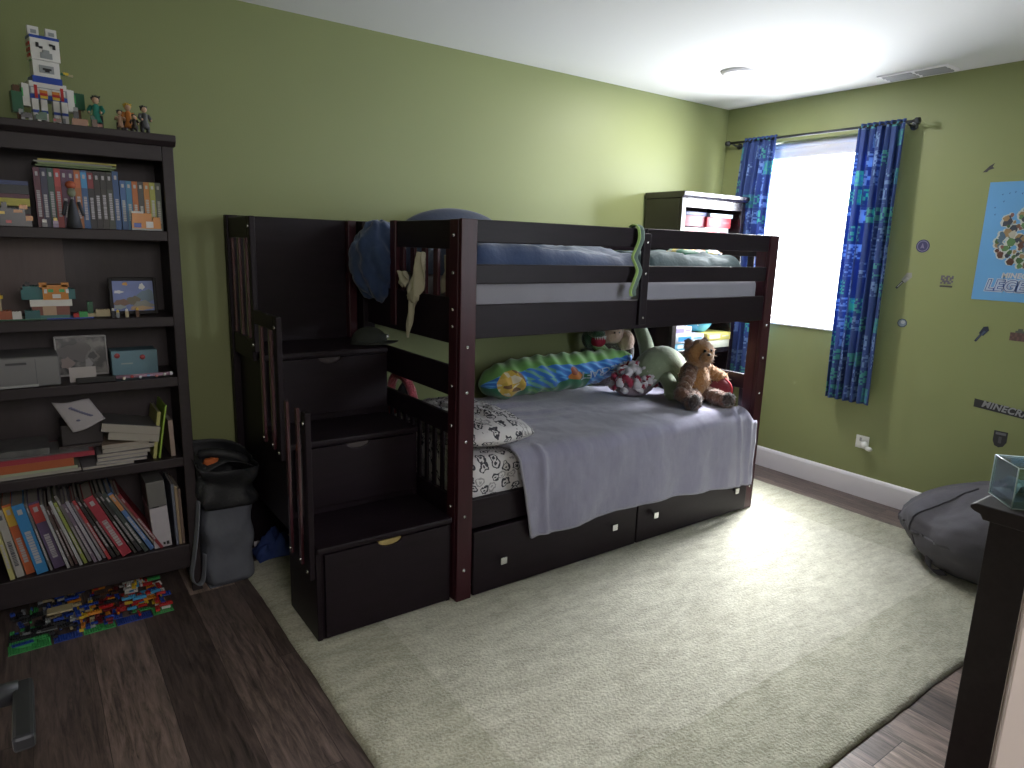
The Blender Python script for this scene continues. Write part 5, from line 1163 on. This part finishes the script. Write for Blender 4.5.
def diag(y, z, dy, dz, wid, c0, c1, c2):
    d = Vector((dy, dz)).normalized(); n = Vector((-d.y, d.x))*wid
    a, b2, c_ = Vector((y, z)), Vector((y, z))+Vector((dy, dz))*.45, Vector((y, z))+Vector((dy, dz))
    def q(p1, p2, w): return [tuple(p1+n*w), tuple(p2+n*w), tuple(p2-n*w), tuple(p1-n*w)]
    return [(q(a, b2, .6), c0), ([tuple(b2+n*1.3), tuple(c_-d*wid*1.5+n*1.7), tuple(c_), tuple(c_-d*wid*1.5-n*1.7), tuple(b2-n*1.3)], c1), (q(a.lerp(b2, .2), a.lerp(b2, .9), .25), c2), ([tuple(b2+n*.9), tuple(c_-d*wid*3+n*1.0), tuple(c_-d*wid*3-n*.2), tuple(b2-n*.2)], c2)]
decal('spade_decal', 'slanted sticker of a pale grey pixel spade beside the curtain', diag(-1.290, 1.292, -.075, .092, .011, (.05, .05, .06), (.24, .24, .22), (.33, .33, .31)))
decal_px('block_decal', 'small purple-grey pixel block sticker left of the poster', -1.520, 1.378, .0090, ["pp.pp.p", "p.pp.pp", "pp.p.p.", ".pppp.p", "p.p.pp.", ".......", "ddddddd"], {'p': (.11, .095, .12), 'd': (.055, .05, .05)})
decal('snowball_decal', 'round pale blue-grey ball sticker low beside the curtain', [(circ(-1.352, 1.096, .028, .026, 9), (.035, .05, .09)), (circ(-1.352, 1.096, .023, .021, 9), (.17, .21, .27)), (circ(-1.356, 1.101, .012, .010), (.36, .38, .42))])
decal('feather_decal', 'tiny dark winged sticker just above the poster corner', [([(-1.640, 1.915), (-1.655, 1.93), (-1.668, 1.945), (-1.690, 1.958), (-1.682, 1.940), (-1.692, 1.932), (-1.668, 1.925), (-1.660, 1.915)], (.045, .04, .045))])
decal_px('pixel_chest_decal', 'dusky pink pixel block sticker at the right edge, under the poster', -1.888, 1.128, .0105, ["...gg.gg", "..gggggg", "mmpmpmpm", "pmpmmpmp", "mpmpmpmm", "pmmpmpmp"], {'p': (.13, .07, .065), 'm': (.09, .05, .05), 'g': (.08, .09, .075)})
decal('sword_decal', 'dark navy slanted sword sticker between the round ball and the lettering', diag(-1.735, 1.040, -.050, .085, .0095, (.02, .025, .05), (.015, .02, .045), (.05, .07, .13)))
decal('badge_decal', 'small dark grey shield-shaped sticker below the lettering', [([(-1.895, .585), (-1.958, .585), (-1.958, .53), (-1.945, .505), (-1.926, .497), (-1.906, .505), (-1.895, .53)], (.025, .025, .03)), ([(-1.903, .578), (-1.950, .578), (-1.950, .565), (-1.903, .565)], (.13, .13, .15)), ([(-1.920, .555), (-1.934, .555), (-1.934, .52), (-1.920, .52)], (.07, .07, .08))])
def wall_mtx(y, z, x=-.003, roll=0.0): return Matrix.Translation((x, y, z)) @ Matrix.Rotation(roll, 4, 'X') @ Matrix(((0, 0, -1, 0), (-1, 0, 0, 0), (0, 1, 0, 0), (0, 0, 0, 1)))
ld = thing('lettering_decal', 'black-backed wall sticker reading MINECRAFT in pale grey letters', 'wall decal', (0, -1.96, .70), group='stickers on the window wall')
lz = -.055
M().prism([(-1.780, .735), (-2.125, .700), (-2.125, .662), (-1.780, .690)], 'x', X-.0008, X, cm((.022, .022, .026), .5)).build('black_backing', None, ld)
tt = text('lettering', 'MINECRAFT', .048, cm((.26, .26, .28), .5), None, wall_mtx(-1.953, .7005, -.0028, .0945), .0004, .0016, 1.08, .18); tt.parent = ld; tt.location = -Vector(ld.location)
# poster
po = thing('poster', 'sky blue poster with a crowd of small shapes and block lettering', 'poster', (0, -1.93, 1.56))
PX = -.0015
M().box(PX-.0012, PX, -2.13, -1.684, 1.262, 1.862, mat('poster_blue', (.13, .33, .60), .35, noise_amt=.12, noise_scale=3)).build('poster_sheet', None, po)
g = M(); rp_ = random.Random(3); pal = [(.10, .045, .035), (.16, .09, .06), (.10, .20, .08), (.06, .12, .05), (.30, .20, .10), (.05, .06, .08), (.22, .10, .09), (.40, .38, .32), (.08, .14, .20)]
g2 = M()
for k in range(210):
    a = rp_.uniform(0, 6.28); rr_ = rp_.random()**.5; y = -1.945+.200*rr_*math.cos(a); z = 1.585+.165*rr_*math.sin(a)
    r = rp_.uniform(.009, .022)
    g2.prism(circ(y+.004, z, r*1.2, r*1.2, 7), 'x', PX-.0016-.00001*k, PX-.0013, cm((.48, .50, .48), .4))
    pts = [(y+r*rp_.uniform(.6, 1.2)*math.cos(b2), z+r*rp_.uniform(.7, 1.3)*math.sin(b2)) for b2 in [6.283*i/6 for i in range(6)]]
    g.prism(pts, 'x', PX-.0024-.00001*k, PX-.0018, cm(rp_.choice(pal), .4))
g2.build('pale_shapes', None, po); g.build('coloured_shapes', None, po)
for s, (bd, sz, y, z, c, b2) in enumerate((('MINECRAFT', .036, -1.905, 1.392, (.50, .50, .50), .0014),)):
    tt = text('poster_lettering', bd, sz, cm(c, .4), None, wall_mtx(y, z, PX-.0035), .0003, b2, 1.05, .15); tt.parent = po; tt.location = -Vector(po.location)
for bd, c, b2, xo in (('LEGENDS', (.50, .54, .62), .0085, -.0030), ('LEGENDS', (.03, .08, .28), .0045, -.0040), ('LEGENDS', (.40, .46, .58), .0010, -.0048)):
    tt = text('poster_lettering', bd, .076, cm(c, .4), None, wall_mtx(-1.907, 1.338, PX+xo), .0002, b2, 1.06, .2); tt.parent = po; tt.location = -Vector(po.location)
g = M()
for y, z in ((-1.745, 1.80), (-1.775, 1.805), (-1.80, 1.81), (-1.83, 1.802), (-1.755, 1.765), (-1.72, 1.735), (-1.725, 1.70)): g.prism([(y, z), (y-.008, z+.004), (y-.005, z-.006)], 'x', PX-.0018, PX-.0013, cm((.05, .12, .30)))
g.build('tiny_marks', None, po)
# outlet with a plug-in freshener
ou = thing('wall_outlet', 'white outlet plate with a small white plug-in below the window', 'outlet', (0, -1.21, .345))
PLW = mat('outlet_white', (.72, .72, .70), .35)
M().box(-.006, 0, -1.262, -1.182, .305, .385, PLW).build('cover_plate', None, ou, bevel=.002)
M().box(-.0075, -.006, -1.218, -1.205, .350, .372, solid(.3, .3, .3)).build('socket', None, ou)
pg = M().tube([(-.006, -1.235, .335), (-.03, -1.245, .335), (-.045, -1.262, .330)], [.020, .022, .016], PLW, 16).ball((-.045, -1.285, .322), (.016, .022, .014), PLW, 14, 10)
pg.build('plug_in', None, ou)

# ------------------------------------------------------------------ beanbag
bb = thing('beanbag', 'slumped dark grey fabric beanbag with a loop handle by the window wall', 'beanbag', (-.46, -2.17, .013))
BB = mat('charcoal_nylon', (.088, .083, .098), .85, noise_amt=.15, noise_scale=5, bump=.25, bump_scale=30)
def bag(u, v):
    ph = 2*math.pi*u; th = math.pi*v; d = Vector((math.sin(th)*math.cos(ph), math.sin(th)*math.sin(ph), math.cos(th)))
    r = Vector((.37, .42, .24)); cz = .198
    k = 1+.05*fbm(d.x*1.7, d.y*1.7, d.z*1.7)+.014*math.sin(ph*11+d.z*5)*math.sin(th)**2+.02*fbm(d.x*5, d.y*5, d.z*5)
    if d.z > .0: k *= 1+.10*math.exp(-((d.x-.25)**2+(d.y+.35)**2)/.25)
    p = Vector((-.465+d.x*r.x*k*(1-.05*d.z), -2.145+d.y*r.y*k, cz+d.z*r.z*k+(.035*(-d.y-.1) if d.z > 0 else 0)))
    p.z -= .045*math.exp(-((p.x+.68)**2+(p.y+2.0)**2)/.012)*(d.z > 0)
    p.z = max(.0165, p.z); return p
M().grid(bag, 120, 60, BB).build('bag_body', None, bb)
SEAM = mat('beanbag_seam', (.062, .058, .070), .8)
for a0 in (.55, .62, .36):
    M().tube([bag(a0+.02*math.sin(t_*3), .10+.55*t_/1.0)+Vector((-.002, .002, .002)) for t_ in [k/24 for k in range(25)]], .0045, SEAM, 8).build('seam', None, bb)
hp = smooth_path([Vector((-.745, -1.985, .085))+(Vector(q_)-Vector((-.735, -2.015, .105)))*.75 for q_ in ((-.735, -2.015, .130), (-.775, -2.000, .115), (-.800, -2.01, .070), (-.795, -2.05, .040), (-.765, -2.09, .045))], 6)
M().grid(lambda u, v: hp[min(int(v*(len(hp)-1)), len(hp)-1)]+Vector((0, (u-.5)*.03, (u-.5)*.018)), 4, len(hp)-1, SEAM).build('loop_handle', None, bb, solid=.005)

# ------------------------------------------------------------------ dresser and the clear box on it
ds = thing('dresser', 'dark espresso dresser with a moulded top edge near the doorway', 'dresser', (-1.5, -2.78, 0))
D0, D1 = -2.072, -1.00; DT = .83
M().prism([(-2.995, DT), (-2.545, DT), (-2.535, DT-.006), (-2.535, DT-.016), (-2.545, DT-.022), (-2.56, DT-.026), (-2.568, DT-.04), (-2.995, DT-.04)], 'x', D0-.030, D1+.03, ESP2).build('dresser_top', None, ds, bevel=.003)
for a, b2 in ((D0, D0+.022), (D1-.022, D1)): M().box(a, b2, -2.99, -2.575, 0, DT-.04, ESP2).build('side_panel', None, ds, bevel=.003)
M().box(D0+.022, D1-.022, -2.99, -2.982, .05, DT-.04, BACKP).build('back_panel', None, ds)
M().box(D0+.022, D1-.022, -2.60, -2.578, .0, .07, ESP2).build('plinth', None, ds, bevel=.002)
for r in range(3):
    for c in range(2):
        a = D0+.026+c*.518; z0 = .078+r*.236
        dw = M().box(a, a+.510, -2.595, -2.570, z0, z0+.228, ESP2).build('drawer', None, ds, bevel=.004)
        for kx in (.13, .38): M().tube([(a+kx, -2.571, z0+.114), (a+kx, -2.556, z0+.114), (a+kx, -2.550, z0+.114), (a+kx, -2.540, z0+.114)], [.007, .006, .015, .013], STEEL, 14).build('drawer_knob', None, dw)
bxc = thing('clear_box', 'small clear plastic case with a pale aqua scene inside on the dresser corner', 'plastic case', (-1.98, -2.62, DT), (0, 0, math.radians(-47))); bxc.scale = (1.12, 1.12, 1.12)
CLR = bpy.data.materials.new('clear_plastic'); t, N, L, b = nt(CLR)
tb = N.new('ShaderNodeBsdfTransparent'); tb.inputs[0].default_value = (.88, .95, .96, 1); gb = N.new('ShaderNodeBsdfGlossy'); gb.inputs[1].default_value = .08
lw = N.new('ShaderNodeLayerWeight'); lw.inputs[0].default_value = .3; mx = N.new('ShaderNodeMixShader'); L.new(math_node(N, L, 'MULTIPLY_ADD', lw.outputs[0], .6, .08), mx.inputs[0]); L.new(tb.outputs[0], mx.inputs[1]); L.new(gb.outputs[0], mx.inputs[2]); L.new(mx.outputs[0], N['Material Output'].inputs[0])
q = .055
g = M()
for a in ((-q, q, -q, -q+.002, 0, .098), (-q, q, q-.002, q, 0, .098), (-q, -q+.002, -q+.002, q-.002, 0, .098), (q-.002, q, -q+.002, q-.002, 0, .098), (-q, q, -q, q, .098, .1)): g.box(*a, CLR)
g.build('clear_walls', None, bxc, local=True)
M().box(-q+.003, q-.003, -q+.003, q-.003, 0.0005, .018, mat('aqua_base', (.38, .46, .50), .4)).build('base', None, bxc, local=True)
EDG = mat('pale_edge', (.55, .66, .68), .2)
g = M()
for sx in (-q, q):
    for sy in (-q, q): g.tube([(sx, sy, 0), (sx, sy, .1)], .0014, EDG, 6)
for z in (.001, .1):
    g.tube([(-q, -q, z), (q, -q, z), (q, q, z), (-q, q, z), (-q, -q, z)], .0014, EDG, 6)
g.build('edges', None, bxc, local=True)
M().grid(lambda u, v: (-.045+.09*u, -.045+.09*v, .02+.035*(fbm(u*2.2, v*2.2)+.4)), 16, 16, mat('aqua_scene', (.22, .36, .38), .6, noise_amt=.5, noise_scale=50)).build('scene_relief', None, bxc, local=True)

# ------------------------------------------------------------------ laundry bag and floor things by the stairs
lb = thing('laundry_bag', 'grey fabric laundry bag with folded-over black top and side strap', 'laundry bag', (-3.507, -.235, 0), (0, 0, .06))
GB = mat('grey_bag_fabric', (.125, .135, .165), .75, noise_amt=.25, noise_scale=8, bump=.6, bump_scale=18); BKB = mat('black_mesh_fabric', (.016, .017, .020), .6, bump=.3, bump_scale=120)
def tub(z0, z1, wx, wy, m, nm, flare=0, off=0, topdrop=0, nv=20, amp=.006):
    def fn(u, v):
        ph = 2*math.pi*u; z = z0+v*(z1-z0)
        def sq(a): return math.copysign(abs(a)**.45, a)
        k = 1+flare*v; x = sq(math.cos(ph))*(wx*k+off); y = sq(math.sin(ph))*(wy*k+off)
        w = amp*fbm(x*14, y*14, z*9)+amp*.8*math.sin(z*38+3*fbm(x*5, y*5, 0))
        return (x*(1+w/wx), y*(1+w/wy)-.012*v, z+topdrop*v*(math.sin(ph)*.5-math.cos(ph)*.4))
    return M().grid(fn, 64, nv, m).build(nm, None, lb, solid=.003, local=True)
tub(.004, .44, .100, .100, GB, 'fabric_body', .03)
g = M(); g.box(-.097, .097, -.097, .097, .001, .006, GB); g.build('bag_bottom', None, lb, local=True)
tub(.355, .560, .100, .100, BKB, 'folded_black_top', .07, .017, .07, 14, .012)
M().grid(lambda u, v: (.118*(2*u-1), .10*(2*v-1)-.01, .520+.045*math.sin(u*2.5+v*3)-.02*abs(2*u-1)+.035*v-.02*u), 20, 20, BKB).build('inner_lining', None, lb, solid=.003, local=True)
M().ball((-.052, -.070, .550), (.034, .022, .020), mat('orange_cloth', (.50, .12, .03), .8), 16, 10, .3).build('orange_cloth', None, lb, local=True)
M().tube(smooth_path([(-.085, -.02, .575), (-.03, -.05, .582), (.05, -.065, .555), (.085, -.055, .525)], 6), .020, BKB, 12).build('rolled_rim', None, lb, local=True)
sp3 = smooth_path([(-.118, -.085, .40), (-.135, -.112, .30), (-.155, -.118, .18), (-.170, -.118, .09), (-.150, -.112, .045), (-.125, -.108, .06), (-.112, -.105, .17)], 8)
M().grid(lambda u, v: sp3[min(int(v*(len(sp3)-1)+.5), len(sp3)-1)]+Vector((-.008*(u-.5), (u-.5)*.030, 0)), 4, len(sp3)-1, mat('grey_strap', (.16, .17, .20), .7)).build('carry_strap', None, lb, solid=.003, local=True)
cl2 = M().grid(lambda u, v: (-3.365+.20*u, -.24+.16*v+.02*math.sin(u*4), .016+max(0, .085*math.sin(u*3.14)*math.sin(v*3.14)*(1+.8*fbm(u*4, v*4)))), 30, 30, mat('blue_fleece', (.030, .060, .22), .8, noise_amt=.3)).build('folded_cloth', None, None, solid=.004)
tag(cl2, 'crumpled dark blue cloth on the rug behind the laundry bag', 'cloth')
